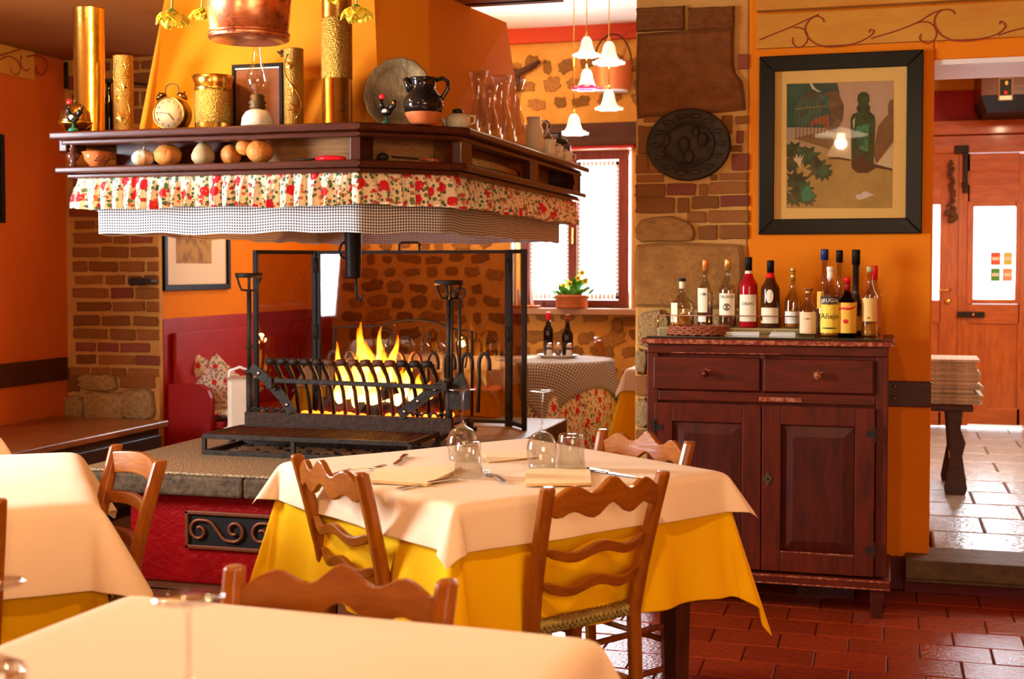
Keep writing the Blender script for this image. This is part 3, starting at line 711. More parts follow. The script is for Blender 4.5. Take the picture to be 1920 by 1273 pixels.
# hearth
he = thing('hearth', 'raised red hearth with a speckled stone slab top', 'fireplace', (-2.42,5.8,0))
def hl(x,y,z=0): return (x+2.42, y-5.8, z)
m = MB()
def red(s_, t_):
    return
R = random.Random(3)
bx0,by0,bx1,by1 = -3.02+2.42, 4.76-5.8, -1.80+2.42, 6.85-5.8
m.box(bx0,by0,.03,bx1,by1,.405); obj('base', m, red_rough, he, bev=.01)
obj('plinth', MB().box(bx0+.01,by0+.01,0,bx1-.01,by1-.01,.03), grout, he)
m = MB()
xs = [-3.22,-2.46,-1.66]
for i in range(2):   # slab stones along the front edge then the main plate
    obj('slab_stone', MB().box(xs[i]+2.42+.002,4.68-5.8,.405,xs[i+1]+2.42-.002,4.98-5.8,.487), [granite_edge], he, bev=.012)
obj('slab_core', MB().box(-3.20+2.42,4.98-5.8,.405,-1.68+2.42,6.95-5.8,.487), granite_edge, he)
obj('slab_top', MB().box(-3.215+2.42,4.687-5.8,.487,-1.68+2.42,6.95-5.8,.5), granite, he, bev=.006)
# vent grille in the red face
ga, gb = onv(346,957,4.745), onv(540,1032,4.745); gw = gb.x-ga.x; gh = .155; gx = ga.x+2.42; gy = 4.745-5.8; gz = ga.z-gh
g = obj('vent_grille', MB().box(gx,gy,gz,gx+gw,gy+.02,gz+.014).box(gx,gy,gz+gh-.014,gx+gw,gy+.02,gz+gh).box(gx,gy,gz,gx+.014,gy+.02,gz+gh).box(gx+gw-.014,gy,gz,gx+gw,gy+.02,gz+gh), M('grille_brown_iron',(.23,.07,.03),.4,.4), he, bev=.002, label='rusty scrollwork vent grille')
obj('vent_opening', MB().box(gx+.01,gy+.012,gz+.01,gx+gw-.01,gy+.018,gz+gh-.01), black_dull, he)
def spiral(cx, cz, r0, turns, a0, sgn, y, n=22):
    return [(cx+r0*(1-.72*i/n)*math.cos(a0+sgn*turns*2*PI*i/n), y, cz+r0*(1-.72*i/n)*math.sin(a0+sgn*turns*2*PI*i/n)) for i in range(n+1)]
cz_ = gz+gh/2; r = .045
for k in range(2):
    ox = gx+.062+k*.28; sgn = 1
    S = spiral(ox, cz_-.004, r, 1.1, PI*.5, 1, gy+.006)[::-1]
    E_ = spiral(ox+.16, cz_+.004, r, 1.1, -PI*.5, 1, gy+.006)
    mid = smooth_pts([S[-1],(ox+.05,gy+.006,cz_+.036),(ox+.085,gy+.006,cz_),(ox+.115,gy+.006,cz_-.034),E_[0]],5)[1:-1]
    obj('scroll', MB().tube(S+mid+E_, .0075, 6), bpy.data.materials['grille_brown_iron'], g)
# ---- fire basket with uprights
FY = 5.62
gt = thing('fire_grate', 'black iron fire basket with hooked front bars and cup-topped uprights', 'fire grate', (-2.43,FY,.5))
L_, R_ = onv(470,700,FY).x+2.43, onv(843,700,FY).x+2.43
m = MB(); m.box(L_-.02,-.03,.065,R_+.02,.0,.145); m.box(L_,.0,.10,R_,.30,.115); obj('base_beam', m, rust_iron, gt, bev=.004)
for x in (L_, R_):
    pz = onv(470,545,FY).z-.5 if x == L_ else onv(843,560,FY).z-.5
    m = MB(); m.tube([(x,-.01,.07),(x,-.01,pz*.45)], .018, 8); m.tube([(x,-.01,pz*.45),(x,-.01,pz)], .012, 8)
    m.lathe([(.022,0),(.026,.01),(.022,.02)], 10, (x,-.01,pz*.45)); m.lathe([(.018,0),(.021,.008),(.018,.016)], 10, (x,-.01,pz*.62))
    up = obj('upright', m, iron, gt)
    m = MB()
    for i in range(4):
        a = i*PI/2+.5; m.tube([(x,-.01,pz),(x+.035*math.cos(a),-.01+.035*math.sin(a),pz+.004),(x+.046*math.cos(a),-.01+.046*math.sin(a),pz+.03),(x+.058*math.cos(a),-.01+.058*math.sin(a),pz+.075)], .006, 6)
    m.open_lathe([(.058,.062),(.064,.062),(.066,.084),(.060,.084),(.058,.062)], 20, (x,-.01,pz)); obj('cup_holder', m, iron, gt)
    s_ = 1 if x == L_ else -1
    br_ = [(x+s_*.02,-.03,.36 if s_ > 0 else .30),(x+s_*.10,-.03,.30 if s_>0 else .25),(x+s_*.18,-.03,.22 if s_>0 else .19),(x+s_*.23,-.03,.15)]
    m = MB()
    for i in range(3): m.bar(br_[i], br_[i+1], .012, .045)
    b_ = obj('brace', m, iron, gt)
    for i in range(3):
        q = (Vector(br_[i])+Vector(br_[i+1]))/2; obj('rivet', MB().sphere((q.x,q.y-.010,q.z), .009, 1,.5,1,8,5), steel, b_)
    m = MB()
    for i in range(5): m.tube([(x+s_*(.03+.04*i)+.018*math.cos(a),-.02,.148+.018*math.sin(a)) for a in [PI*k/6 for k in range(7)]], .006, 5)
    obj('curl_trim', m, iron, gt)
    m = MB(); m.tube([(x-.06,-.10,.0),(x-.03,-.06,.05),(x,-.02,.075),(x+.05,.02,.06),(x+.09,.03,.0)], .012, 6); m.tube([(x,.28,.10),(x,.30,.0)], .012, 6); obj('foot', m, rust_iron, gt)
n = 14; xa, xb = onv(530,700,FY).x+2.43, onv(822,700,FY).x+2.43
for i in range(n):
    x = xa+(xb-xa)*i/(n-1); m = MB()
    m.tube([(x,.05,.14),(x-.004,.03,.25),(x-.008,-.01,.33),(x-.012,-.05,.375),(x-.014,-.055,.39)], [.010]*3+[.012,.013], 6)
    m.tube([(x-.014,-.055,.388),(x-.03,-.058,.392),(x-.055,-.06,.388)], .017, 8)
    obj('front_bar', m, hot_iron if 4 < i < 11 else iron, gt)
for i in range(10):
    x = xa+.10+(xb-xa)*1.0*i/9; m = MB()
    m.tube([(x,.28,.14),(x,.30,.30)]+[(x+.026-.026*math.cos(PI*k/6),.30,.37+.05*math.sin(PI*k/6)) for k in range(7)]+[(x+.052,.30,.34)], .010, 6)
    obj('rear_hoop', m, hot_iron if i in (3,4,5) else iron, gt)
m = MB(); m.bar((xa-.03,-.055,.300),(xb+.05,-.055,.288),.018,.022); m.box(xa-.05,-.075,.26,xa-.02,-.035,.315); m.box(xb+.04,-.07,.27,xb+.065,-.03,.31); obj('cross_bar', m, iron, gt, bev=.003)
# gridiron in front
ga_, gb_ = onz(383,852,.5), onz(630,868,.5)
gi = thing('gridiron', 'black iron grilling rack with short legs standing before the fire', 'grill', (-2.45,5.33,.5))
x0, x1, y0, y1 = ga_.x+2.45, -1.93+2.45, 5.17-5.33, 5.52-5.33; zt = .082
m = MB()
for a,b in (((x0,y0,zt),(x1,y0,zt)),((x0,y1,zt),(x1,y1,zt)),((x0,y0,zt),(x0,y1,zt)),((x1,y0,zt),(x1,y1,zt)),((x0,y0,.010),(x1,y0,.010)),((x0,y1,.010),(x1,y1,.010)),((x0,y0,.01),(x0,y1,.01)),((0,y0,zt),(0,y1,zt))): m.bar(a,b,.020)
obj('rack_frame', m, iron, gi, bev=.002)
for a in (x0,-.02,x1):
    for b in (y0,y1): obj('leg', MB().bar((a,b,0),(a,b,zt),.018), iron, gi)
m = MB(); nb = 46
for i in range(1,nb): x = x0+(x1-x0)*i/nb; m.bar((x,y0,zt+.004),(x,y1,zt+.004),.006)
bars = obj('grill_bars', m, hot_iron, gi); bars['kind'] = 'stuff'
# logs, embers, flames
random.seed(8)
lm = M('charred_log', (.07,.03,.02), .9, var=(14,(.02,.012,.010)), bump=(30,1.2))
ember = EM('glowing_embers', (1,.13,.01), 5)
lg = []
for i,(a,b,r) in enumerate([((-2.62,5.78,.66),(-2.13,5.86,.70),.045),((-2.58,5.88,.67),(-2.20,5.74,.76),.038),((-2.40,5.72,.65),(-2.02,5.84,.68),.04)]):
    A, B = Vector(a), Vector(b); c = (A+B)/2; k = 7
    pts = [A+(B-A)*(j/k)-c+Vector((random.uniform(-.006,.006),)*3) for j in range(k+1)]
    lg.append(tag(obj('log', MB().tube(pts, [r*random.uniform(.88,1.08) for _ in range(k+1)], 9), lm, None, c),
        ['charred log lying lowest left in the fire basket','charred log leaning across the others under the flames','charred log at the right end of the fire basket'][i], 'log', 'burning logs'))
m = MB()
for i in range(150):
    x = random.uniform(-2.66,-1.98); s_ = random.uniform(.008,.02)
    m.sphere((x,random.uniform(5.68,5.90),.617+s_*.8), s_, 1.3,1,.8,6,4)
em = obj('embers', m, ember); tag(em, 'bed of glowing red embers under the burning logs', 'embers', None, 'stuff')
m = MB()
for i in range(120):
    x = random.uniform(-2.95,-1.9); s_ = random.uniform(.004,.012)
    m.sphere((x,random.uniform(5.20,5.72),.5+s_*.5), s_, 1.6,1,.6,6,4)
ash = obj('ash_and_charcoal', m, black_dull); tag(ash, 'scattered charcoal crumbs on the slab under the gridiron', 'charcoal', None, 'stuff')
fm, t, b = nt('flame'); t.nodes.remove(b); Lk = t.links
tcf = N(t,'TexCoord'); sx = N(t,'SeparateXYZ'); Lk.new(tcf.outputs['Generated'], sx.inputs[0])
rp = N(t,'ValToRGB'); rp.color_ramp.elements[0].color = (1,.72,.25,1); rp.color_ramp.elements[1].color = (1,.13,.0,1); rp.color_ramp.elements[1].position = .95
e1 = rp.color_ramp.elements.new(.5); e1.color = (1,.40,.03,1); Lk.new(sx.outputs[2], rp.inputs[0])
st_ = N(t,'MapRange'); st_.inputs['To Min'].default_value = 14; st_.inputs['To Max'].default_value = 1.6; Lk.new(sx.outputs[2], st_.inputs['Value'])
emn = N(t,'Emission'); Lk.new(rp.outputs[0], emn.inputs[0]); Lk.new(st_.outputs[0], emn.inputs[1])
trn = N(t,'BsdfTransparent'); lw = N(t,'LayerWeight'); lw.inputs[0].default_value = .5
nz = N(t,'TexNoise'); nz.inputs['Scale'].default_value = 14; Lk.new(tcf.outputs['Object'], nz.inputs[0])
mu = N(t,'Math',operation='MULTIPLY_ADD'); mu.inputs[1].default_value = .7; Lk.new(nz.outputs[0], mu.inputs[0]); Lk.new(lw.outputs['Facing'], mu.inputs[2])
mr = N(t,'MapRange'); mr.inputs['From Min'].default_value = .45; mr.inputs['From Max'].default_value = .95; mr.inputs['To Min'].default_value = .85; mr.inputs['To Max'].default_value = 0; mr.clamp = True; Lk.new(mu.outputs[0], mr.inputs['Value'])
mx = N(t,'MixShader'); Lk.new(mr.outputs[0], mx.inputs[0]); Lk.new(trn.outputs[0], mx.inputs[1]); Lk.new(emn.outputs[0], mx.inputs[2]); Lk.new(mx.outputs[0], t.nodes['Material Output'].inputs[0])
fire = thing('fire', 'tall yellow and orange flames burning in the iron basket', 'fire', (-2.35,5.80,.64))
# tongues: x px, base y px, tip y px, width px, lean
for (fx,fb,ft,fw,ln,dy) in [(690,752,648,62,.0,.03),(674,765,664,46,-.01,.0),(714,768,660,46,.01,.04),(738,770,678,44,.01,.0),(655,770,692,40,0,.02),(664,772,705,40,0,.05),(720,772,700,44,0,.06),(752,772,705,40,0,.05),(690,755,640,46,.0,.02),(716,760,650,34,.01,-.01),(640,770,715,30,0,.03),(786,770,722,34,0,.04),(690,760,604,30,-.02,0),(668,745,615,18,.01,.04),(706,740,612,20,.015,.03),(730,748,628,24,.02,.02),(756,752,668,24,.02,.0),(650,760,640,20,-.03,.05),(640,765,690,26,-.01,-.02),(700,770,690,44,.0,-.05),(745,765,690,34,.01,-.04),(775,765,700,26,.02,.0),(800,765,715,18,.01,.02),(672,770,705,32,0,-.03)]:
    p, q = onv(fx,fb,5.8+dy), onv(fx,ft,5.8+dy); hgt = q.z-p.z; r = px(fw,p)/2*1.25; k = 12; base = Vector((p.x+2.35,dy,p.z-.64)); ph = random.uniform(0,6)
    pts = [base+Vector((ln*(j/k)**1.5*2+.012*math.sin(j*.8+ph)*(j/k), .006*math.sin(j+ph), hgt*j/k)) for j in range(k+1)]
    rr = [r*(.55+1.0*math.sin(min(1,j/k*2.2)*PI/2)-.55)*max(.03,(1-(j/k)**1.6))+.002 for j in range(k+1)]
    obj('flame', MB().tube(pts, rr, 12), fm, fire)
# ---- glass fire screen
fs = thing('fire_screen', 'tall folding glass fire screen with black iron frames behind the hearth', 'fire screen', (-2.4,6.5,.5))
def P3(x,y,v): p = onv(x,y,v); return p
pts = [(onz(491,790,.5).x, 6.30), (-2.985,6.55), (-1.893,6.55), (-1.757,6.37)]
hz = .922
for k in range(3):
    a, b = Vector((*pts[k],0))-Vector((-2.4,6.5,0)), Vector((*pts[k+1],0))-Vector((-2.4,6.5,0)); d = (b-a).normalized(); a2, b2 = a+d*.012, b-d*.012
    m = MB(); z0, z1 = .012, hz; T = .024 if k != 1 else .02
    for u_ in (a2,b2): m.bar(u_+Vector((0,0,0)), u_+Vector((0,0,z1)), T)
    for z_ in (z0+.01,z1-.01): m.bar(a2+Vector((0,0,z_)), b2+Vector((0,0,z_)), T*.9)
    pf = obj('panel_frame', m, black, fs, bev=.002)
    n_ = Vector((d.y,-d.x,0))*.002; m = MB(); m.add([a2-n_+Vector((0,0,z0)),b2-n_+Vector((0,0,z0)),b2-n_+Vector((0,0,z1-.01)),a2-n_+Vector((0,0,z1-.01)),
        a2+n_+Vector((0,0,z0)),b2+n_+Vector((0,0,z0)),b2+n_+Vector((0,0,z1-.01)),a2+n_+Vector((0,0,z1-.01))],[(0,3,2,1),(4,5,6,7)]); obj('glass_pane', m, glass_scr, fs)
    if k == 1:
        h0, h1 = onv(749,468,6.55).x+2.4, onv(787,468,6.55).x+2.4
        obj('handle', MB().tube([(h0,.05,hz-.01),(h0,.05,hz+.032),(h0+.012,.05,hz+.040),(h1-.012,.05,hz+.040),(h1,.05,hz+.032),(h1,.05,hz-.01)], .007, 6), black, fs)
for q in ((pts[1]),(pts[2])):
    m = MB()
    for z_ in (.12,.48,.84): m.lathe([(.011,z_-.04),(.014,z_-.035),(.014,z_+.035),(.011,z_+.04)], 8, (q[0]+2.4,q[1]-6.5-.012,0))
    obj('hinge', m, black, fs)
# arched inner spark guard with scrolls
sg = thing('spark_guard', 'low arched iron spark guard with scrollwork behind the flames', 'fire screen', (-2.4,6.28,.5))
SV = 6.28
def Q(x,y): p = onv(x,y,SV); return (p.x+2.4, 0, p.z-.5)
m = MB(); m.tube([Q(628,780),Q(628,613),Q(720,611),Q(730,605),Q(760,600),Q(790,600),Q(820,605),Q(845,616),Q(885,621),Q(885,780)], .007, 6)
obj('guard_frame', m, black, sg)
for pts_ in ([(712,615),(708,640),(716,650),(735,655)],[(738,690),(740,640),(732,622),(718,618),(714,630),(722,636)],[(755,680),(748,650),(752,634),(764,632),(768,642),(760,644)],[(768,690),(770,645),(764,634)],
             [(798,650),(792,636),(798,628),(808,632),(806,642)],[(862,690),(856,645),(864,630),(874,634),(876,660),(872,690)],[(728,690),(728,640),(740,625)]):
    obj('scroll', MB().tube([Q(*p) for p in smooth_pts(pts_,6)], .005, 5), black, sg)
obj('foot', MB().box(Q(628,780)[0]-.01,-.05,0,Q(628,780)[0]+.01,.05,.02), black, sg); obj('foot', MB().box(Q(885,780)[0]-.01,-.05,0,Q(885,780)[0]+.01,.05,.02), black, sg)
m = MB(); a = Q(628,780); b = Q(885,780); m.bar((a[0],0,.012),(b[0],0,.012),.014); obj('bottom_rail', m, black, sg)
m = MB(); m.bar((a[0],0,.0),(a[0],0,.05),.012); m.bar((b[0],0,.0),(b[0],0,.05),.012); obj('post', m, black, sg)
# fire tools hanging on the right upright
ft = thing('fire_tools', 'black iron fire shovel and tongs hanging by the right upright', 'fire tools', (-1.80,5.60,.5))
p1, p2 = onv(862,560,5.6), onv(858,725,5.6)
ft.location = (p1.x,5.60,.5)
hh = p1.z-.5
m = MB(); m.tube([(0,0,hh-.35),(.0,0,hh)], .007, 6); m.tube([(.0,0,hh)]+[(.025*math.sin(a),0,hh+.025-.025*math.cos(a)) for a in [2*PI*k/10 for k in range(1,10)]], .005, 6)
obj('shovel_rod', m, iron, ft)
m = MB(); m.prism([(-.045,hh-.50),(.045,hh-.50),(.045,hh-.42),(.012,hh-.34),(-.012,hh-.34),(-.045,hh-.42)], -.006, .006, 'y'); obj('shovel_blade', m, iron, ft, bev=.002)
m = MB(); m.tube([(-.04,0,hh-.45),(-.035,0,hh)], .006, 6); m.tube([(-.05,0,hh)]+[(-.035+.03*math.cos(a),.0,hh+.0+.03*math.sin(a)) for a in [PI*k/8 for k in range(9)]], .005, 6); obj('tongs', m, iron, ft)
# black cylinder jug hanging from inside the hood
p0, p1 = onv(662,440,5.5), onv(662,522,5.5); r = px(16,p0)
bj = thing('hanging_iron_jug', 'black cylindrical iron jug hanging under the hood above the fire', 'jug', (p0.x,5.5,p1.z))
hg = p0.z-p1.z
obj('body', MB().lathe([(0,0),(r*.86,0),(r*.9,.01),(r,hg),(r*1.05,hg+.01),(r*.95,hg+.012),(r*.8,.02),(0,.02)], 22), black, bj)
obj('handle', MB().tube([(-r*.9,0,hg*.45),(-r*1.5,0,hg*.5),(-r*1.75,0,hg*.62),(-r*1.5,0,hg*.78),(-r*.95,0,hg*.85)], .006, 6), black, bj)
m = MB(); m.tube([(r*.35,0,0),(r*.40,0,-.06),(r*.5,0,-.10),(r*.9,0,-.105),(r*1.1,0,-.08),(r*1.3,0,-.075)], .007, 6); obj('hook', m, iron, bj)
m = MB(); m.tube([(-r*.9,0,hg),(-r*.2,0,hg+.10),(0,0,hg+.5)], .005, 6); m.tube([(r*.9,0,hg),(r*.2,0,hg+.10),(0,0,hg+.5)], .005, 6); obj('hanging_wire', m, iron, bj)
# white can, sofa arm, cushions
p = onz(440,806,.5)
cn = thing('white_metal_can', 'tall white enamel can with wire handle at the left of the hearth', 'can', (p.x+.01,p.y+.04,.5), .5)
obj('body', MB().prism([(-.062,-.05),(.062,-.05),(.062,.05),(-.062,.05)], 0, .27), M('cream_enamel',(.72,.60,.44),.4,bump=(12,.3)), cn, bev=.02)
obj('handle', MB().tube([(-.055,0,.26),(-.05,0,.30),(0,0,.32),(.05,0,.30),(.055,0,.26)], .008, 6), white_c, cn)
sf = thing('red_settle', 'red painted wooden settle with rounded arm against the nook wall', 'bench', (-3.84,7.4,0))
ax, az = onv(396,725,6.72).x+3.84, onv(340,722,6.72).z
prof = [(-.15,0),(ax,0),(ax,az-.07),(ax-.02,az-.025),(ax-.07,az),(-.15,az)]
obj('arm', MB().prism(prof, -.70,-.65,'y'), red_paint, sf, bev=.006); obj('arm', MB().prism(prof, .9,.95,'y'), red_paint, sf, bev=.006)
obj('seat', MB().box(-.15,-.65,.40,ax+.06,.9,.44), red_paint, sf, bev=.008); obj('front_panel', MB().box(ax-.0,-.65,0,ax+.02,.9,.40), red_paint, sf)
obj('back_rest', MB().box(-.155,-.65,.44,-.125,.9,.95), red_paint, sf, bev=.004)
def cushion(name, label, loc, s, rot, t=.11):
    m = MB()
    def fn(a,b,sg):
        x, y = a*2-1, b*2-1; e = (1-x*x)*(1-y*y); k = 1+.10*(abs(x*y)**2)-.07*(1-abs(x*y))*((abs(x)**6+abs(y)**6)>.0)*max(abs(x),abs(y))**4
        return (Vector((x*s*k, sg*t*(max(e,0)**.42)+.004*math.sin(9*x+5*y), y*s*k)), (a*s*2, b*s*2))
    for sg in (-1,1): m.grid(lambda a,b: fn(a,b,sg), 12, 12)
    o = obj(name, m, floral_c, None, loc, rot); return tag(o, label, 'cushion', 'rose print cushions on the settle')
cushion('cushion', 'rose print cushion leaning in the corner by the brick pier', (onv(330,692,6.96).x,6.96,onv(330,688,6.96).z), .15, (-.22,.70,.10), .05)
cushion('cushion', 'rose print cushion in front, nearer the white can', (onv(413,716,6.93).x,6.93,onv(413,740,6.93).z), .168, (-.20,.62,.15), .055)
cushion('cushion', 'rose print cushion lying flat on the settle seat under the others', (-3.66,6.93,.478), .14, (PI/2,0,.2), .032)
# wooden chest bench at the left wall
a = onz(123,777,.48); b = onz(289,795,.48)
cb = thing('chest_bench', 'long dark wooden chest bench along the left wall', 'bench', (-4.2,4.9,0))
obj('lid', MB().box(-.38,-1.3,.445,.36,1.55,.48), bench_wood, cb, bev=.006)
obj('box', MB().box(-.36,-1.28,.05,.31,1.53,.445), bench_dark, cb, bev=.004); obj('plinth', MB().box(-.36,-1.27,0,.28,1.52,.05), bench_dark, cb)
obj('front_rail', MB().box(.31,-1.28,.33,.325,1.53,.40), bench_dark, cb, bev=.003)
# pictures in the nook
def picture(name, label, U, x0,y0,x1,y1, fmat, inner, mt):
    a, b = onu(x0,y0,U), onu(x1,y1,U); t = thing(name, label, 'picture', (U,(a.y+b.y)/2,(a.z+b.z)/2)); w_, h_ = (b.y-a.y)/2, (a.z-b.z)/2
    m = MB(); f = .035
    m.box(0,-w_,-h_,.025,w_,-h_+f).box(0,-w_,h_-f,.025,w_,h_).box(0,-w_,-h_+f,.025,-w_+f,h_-f).box(0,w_-f,-h_+f,.025,w_,h_-f); obj('frame', m, fmat, t, bev=.003)
    obj('mount', MB().box(0,-w_+f,-h_+f,.010,w_-f,h_-f), mt, t); return t, w_, h_
t, w_, h_ = picture('nook_print', 'framed sepia print with wide pale mount on the nook wall', -4.013, 301,360,427,542, black, 0, M('cream_mount',(.86,.66,.42),.6))
pa_, pb_ = onu(331,430,-4.0), onu(397,494,-4.0); obj('print', MB().box(.010,pa_.y-t.location.y,pb_.z-t.location.z,.012,pb_.y-t.location.y,pa_.z-t.location.z), M('sepia_print',(.48,.26,.06),.7,var=(16,(.26,.12,.03),.45,.6)), t)
p = onu(2,320,-4.598)
t, w_, h_ = picture('dark_picture', 'edge of a dark framed picture on the left wall', -4.598, -160,228,4,418, black, 0, M('dull_mount',(.30,.14,.05),.7))
# ================================================================ TABLES, CLOTHS, CHAIRS
def table(name, label, c, rz, a, group=None, legs=True):
    t = thing(name, label, 'table', (c[0],c[1],0), rz, group)
    obj('tabletop', MB().box(-a,-a,.722,a,a,.752), chair_dark, t, bev=.003)
    obj('apron', MB().box(-a+.07,-a+.07,.64,a-.07,a-.07,.722), chair_dark, t)
    for i in (-1,1):
        for j in (-1,1): obj('leg', MB().frus([(i*(a-.075)+p*.022,j*(a-.075)+q*.022) for p,q in ((-1,-1),(1,-1),(1,1),(-1,1))],0,
                [(i*(a-.075)+p*.032,j*(a-.075)+q*.032) for p,q in ((-1,-1),(1,-1),(1,1),(-1,1))],.722), chair_dark, t, bev=.003)
    return t
def drape(a, o, z, flare=.12, amp=.02, wl=.22, seed=1, n=56, cflare=.25, e=.006, uvs=1, ph_=0, crease=0, lift=None):
    """square cloth of half size a+o laid over a square table of half size a"""
    R = random.Random(seed); ph = [R.uniform(0,6.28) for _ in range(6)]
    # finer steps beyond the edge
    ks = [-(a+o)+o*i/12 for i in range(12)]+[-a+2*a*i/20 for i in range(21)]+[a+o*(i+1)/12 for i in range(12)]
    m = len(ks)-1
    def fn(u, v):
        x, y = ks[round(u*m)], ks[round(v*m)]
        cx, cy_ = max(-a,min(a,x)), max(-a,min(a,y)); dx, dy = x-cx, y-cy_; r = math.hypot(dx,dy)
        if r < 1e-9:
            zz = z + .0016*math.sin(x*9+ph[0])*math.sin(y*7+ph[1])
            if crease and (abs(x) < .012 or abs(y) < .012): zz += .002
            return (Vector((x,y,zz)), (x*uvs,y*uvs))
        nx, ny = dx/r, dy/r; cor = abs(2*nx*ny); t = cx*abs(ny)*1.0+cy_*abs(nx)
        k = flare+cflare*cor
        wave = amp*(r/max(o,.01))*(math.sin(2*PI*t/wl+ph[2]+(ph_ if nx>0 else 0))+.4*math.sin(2*PI*t/(wl*.43)+ph[3]))*(1-cor*.6)
        if cor > .02: wave += amp*1.5*(r/o)*math.cos(4*math.atan2(abs(ny),abs(nx)))*.5*cor
        h = e*min(1,r/.02)+k*r+wave+amp*.8*(r/o); rd = r-.006 if r > .012 else r*.5
        zz = z-rd*math.sqrt(max(.1,1-k*k))
        return (Vector((cx+nx*h, cy_+ny*h, zz)), (x*uvs,y*uvs))
    return MB().grid(fn, m, m)
def cloth(name, label, cat, mat, c, rz, group=None, **kw):
    o = obj(name, drape(**kw), mat, None, (c[0],c[1],0), (0,0,rz), sol=.0016, sub=1); return tag(o, label, cat, group)
A1 = math.radians(52.5); C1 = (-1.062,3.555)
table('dining_table', 'square dining table under cloths in the middle beside the hearth', C1, A1, .435)
cloth('tablecloth', 'golden yellow tablecloth hanging nearly to the floor on the middle table', 'tablecloth', yellow_cloth, C1, A1, a=.437, o=.345, z=.7555, amp=.018, seed=4, cflare=.22, flare=.07)
cloth('overlay_cloth', 'pale peach overlay cloth on top of the middle table', 'tablecloth', peach, C1, A1, a=.441, o=.118, z=.7595, amp=.007, wl=.4, seed=7, flare=.16, cflare=.42, e=.014)
A2 = math.radians(-53); d = Vector((math.cos(A2),math.sin(A2))); n_ = Vector((-d.y,d.x))
far, near = Vector((-2.398,3.495)), Vector((-1.858,2.725)); mid = (far+near)/2; C2 = mid-n_*.47
table('dining_table', 'square dining table under cloths at the left edge', C2, A2, .465)
cloth('tablecloth', 'golden yellow tablecloth under the overlay on the left table', 'tablecloth', yellow_cloth, C2, A2, a=.467, o=.36, z=.7555, amp=.010, seed=9, cflare=.12, flare=.06)
cloth('overlay_cloth', 'pale peach overlay cloth with a pointed corner on the left table', 'tablecloth', peach, C2, A2, a=.471, o=.215, z=.7595, amp=.008, wl=.42, seed=12, flare=.16, cflare=.40, e=.022, crease=1)
A3 = math.radians(-3); C3 = (-.862,1.54)
table('dining_table', 'square dining table in the blurred foreground', C3, A3, .405)
cloth('tablecloth', 'golden yellow tablecloth under the overlay on the foreground table', 'tablecloth', yellow_cloth, C3, A3, a=.407, o=.33, z=.7555, amp=.018, seed=14)
cloth('overlay_cloth', 'pale peach overlay cloth on the blurred foreground table', 'tablecloth', peach, C3, A3, a=.411, o=.18, z=.7595, amp=.008, wl=.4, seed=15, flare=.16, cflare=.30, e=.012)
# a further table off to the left, only its cloth corner shows
q = onz(12,812,.765); C4 = (q.x-.62,q.y-.15); A4 = math.radians(-30)
table('dining_table', 'square dining table beyond the left table, mostly out of frame', C4, A4, .42)
cloth('overlay_cloth', 'small yellow corner of cloth behind the left table at the frame edge', 'tablecloth', peach, C4, A4, a=.424, o=.2, z=.7595, amp=.008, wl=.4, seed=19, flare=.2, cflare=.3)
# table behind the hearth
C5 = (-2.70,7.55); 
table('dining_table', 'square dining table standing behind the fire screen', C5, 0, .55)
cloth('tablecloth', 'orange yellow cloth on the table behind the fire screen', 'tablecloth', yellow_cloth, C5, 0, a=.552, o=.34, z=.7555, amp=.02, seed=21)
cloth('overlay_cloth', 'cream overlay cloth on the table behind the fire screen', 'tablecloth', peach, C5, 0, a=.556, o=.13, z=.7595, amp=.008, seed=22, flare=.2)
# table at far right behind the pillar
C6 = (-1.04,7.62)
table('dining_table', 'square dining table partly hidden behind the stone pillar', C6, 0, .36)
cloth('tablecloth', 'long orange cloth on the table behind the stone pillar', 'tablecloth', yellow_cloth, C6, 0, a=.362, o=.50, z=.7555, amp=.014, seed=25, flare=.05)
cloth('overlay_cloth', 'white overlay cloth on the table behind the stone pillar', 'tablecloth', M('white_overlay',(.86,.78,.68),.85), C6, 0, a=.366, o=.13, z=.7595, amp=.008, seed=26, flare=.15)
# round table with gingham over floral
RC = (-2.02,7.93); RR = .375
rt = thing('round_table', 'round side table under gingham and rose print cloths', 'table', (*RC,0))
obj('tabletop', MB().lathe([(RR,.725),(RR,.752)], 32), chair_dark, rt); obj('column', MB().lathe([(.045,.02),(.03,.2),(.045,.5),(.03,.725)], 14), chair_dark, rt)
for k in range(3):
    a = k*2*PI/3; obj('foot', MB().tube([(.02*math.cos(a),.02*math.sin(a),.10),(.2*math.cos(a),.2*math.sin(a),.05),(.28*math.cos(a),.28*math.sin(a),.015)], .018, 6), chair_dark, rt)
def round_cloth(r, drop, z, amp, nf, ph, square=False, flare=.08):
    def fn(u, v):
        a = u*2*PI
        lim = drop
        if square:
            h = r+drop*.62; ext = h/max(abs(math.cos(a+.6)),abs(math.sin(a+.6))); lim = ext-r
        s = v*(r+lim)
        if s <= r: p = Vector((s*math.cos(a), s*math.sin(a), z))
        else:
            q = s-r; k = flare*q+amp*(q/drop)*math.sin(nf*a+ph)+.008+amp*.8*q/drop; p = Vector(((r+k)*math.cos(a),(r+k)*math.sin(a), z-q*.97-.0))
        return (p, (s*math.cos(a), s*math.sin(a)))
    return MB().grid(fn, 96, 22)
o = obj('rose_tablecloth', round_cloth(RR+.002,.60,.7555,.022,9,.5), floral, None, (*RC,0), sol=.0015); tag(o, 'rose print cloth reaching to the floor under the gingham on the round table', 'tablecloth')
o = obj('gingham_tablecloth', round_cloth(RR+.012,.26,.7595,.012,7,1.2,True,.10), gingham_t, None, (*RC,0), sol=.0015); tag(o, 'grey and white gingham overlay cloth on the round table', 'tablecloth')

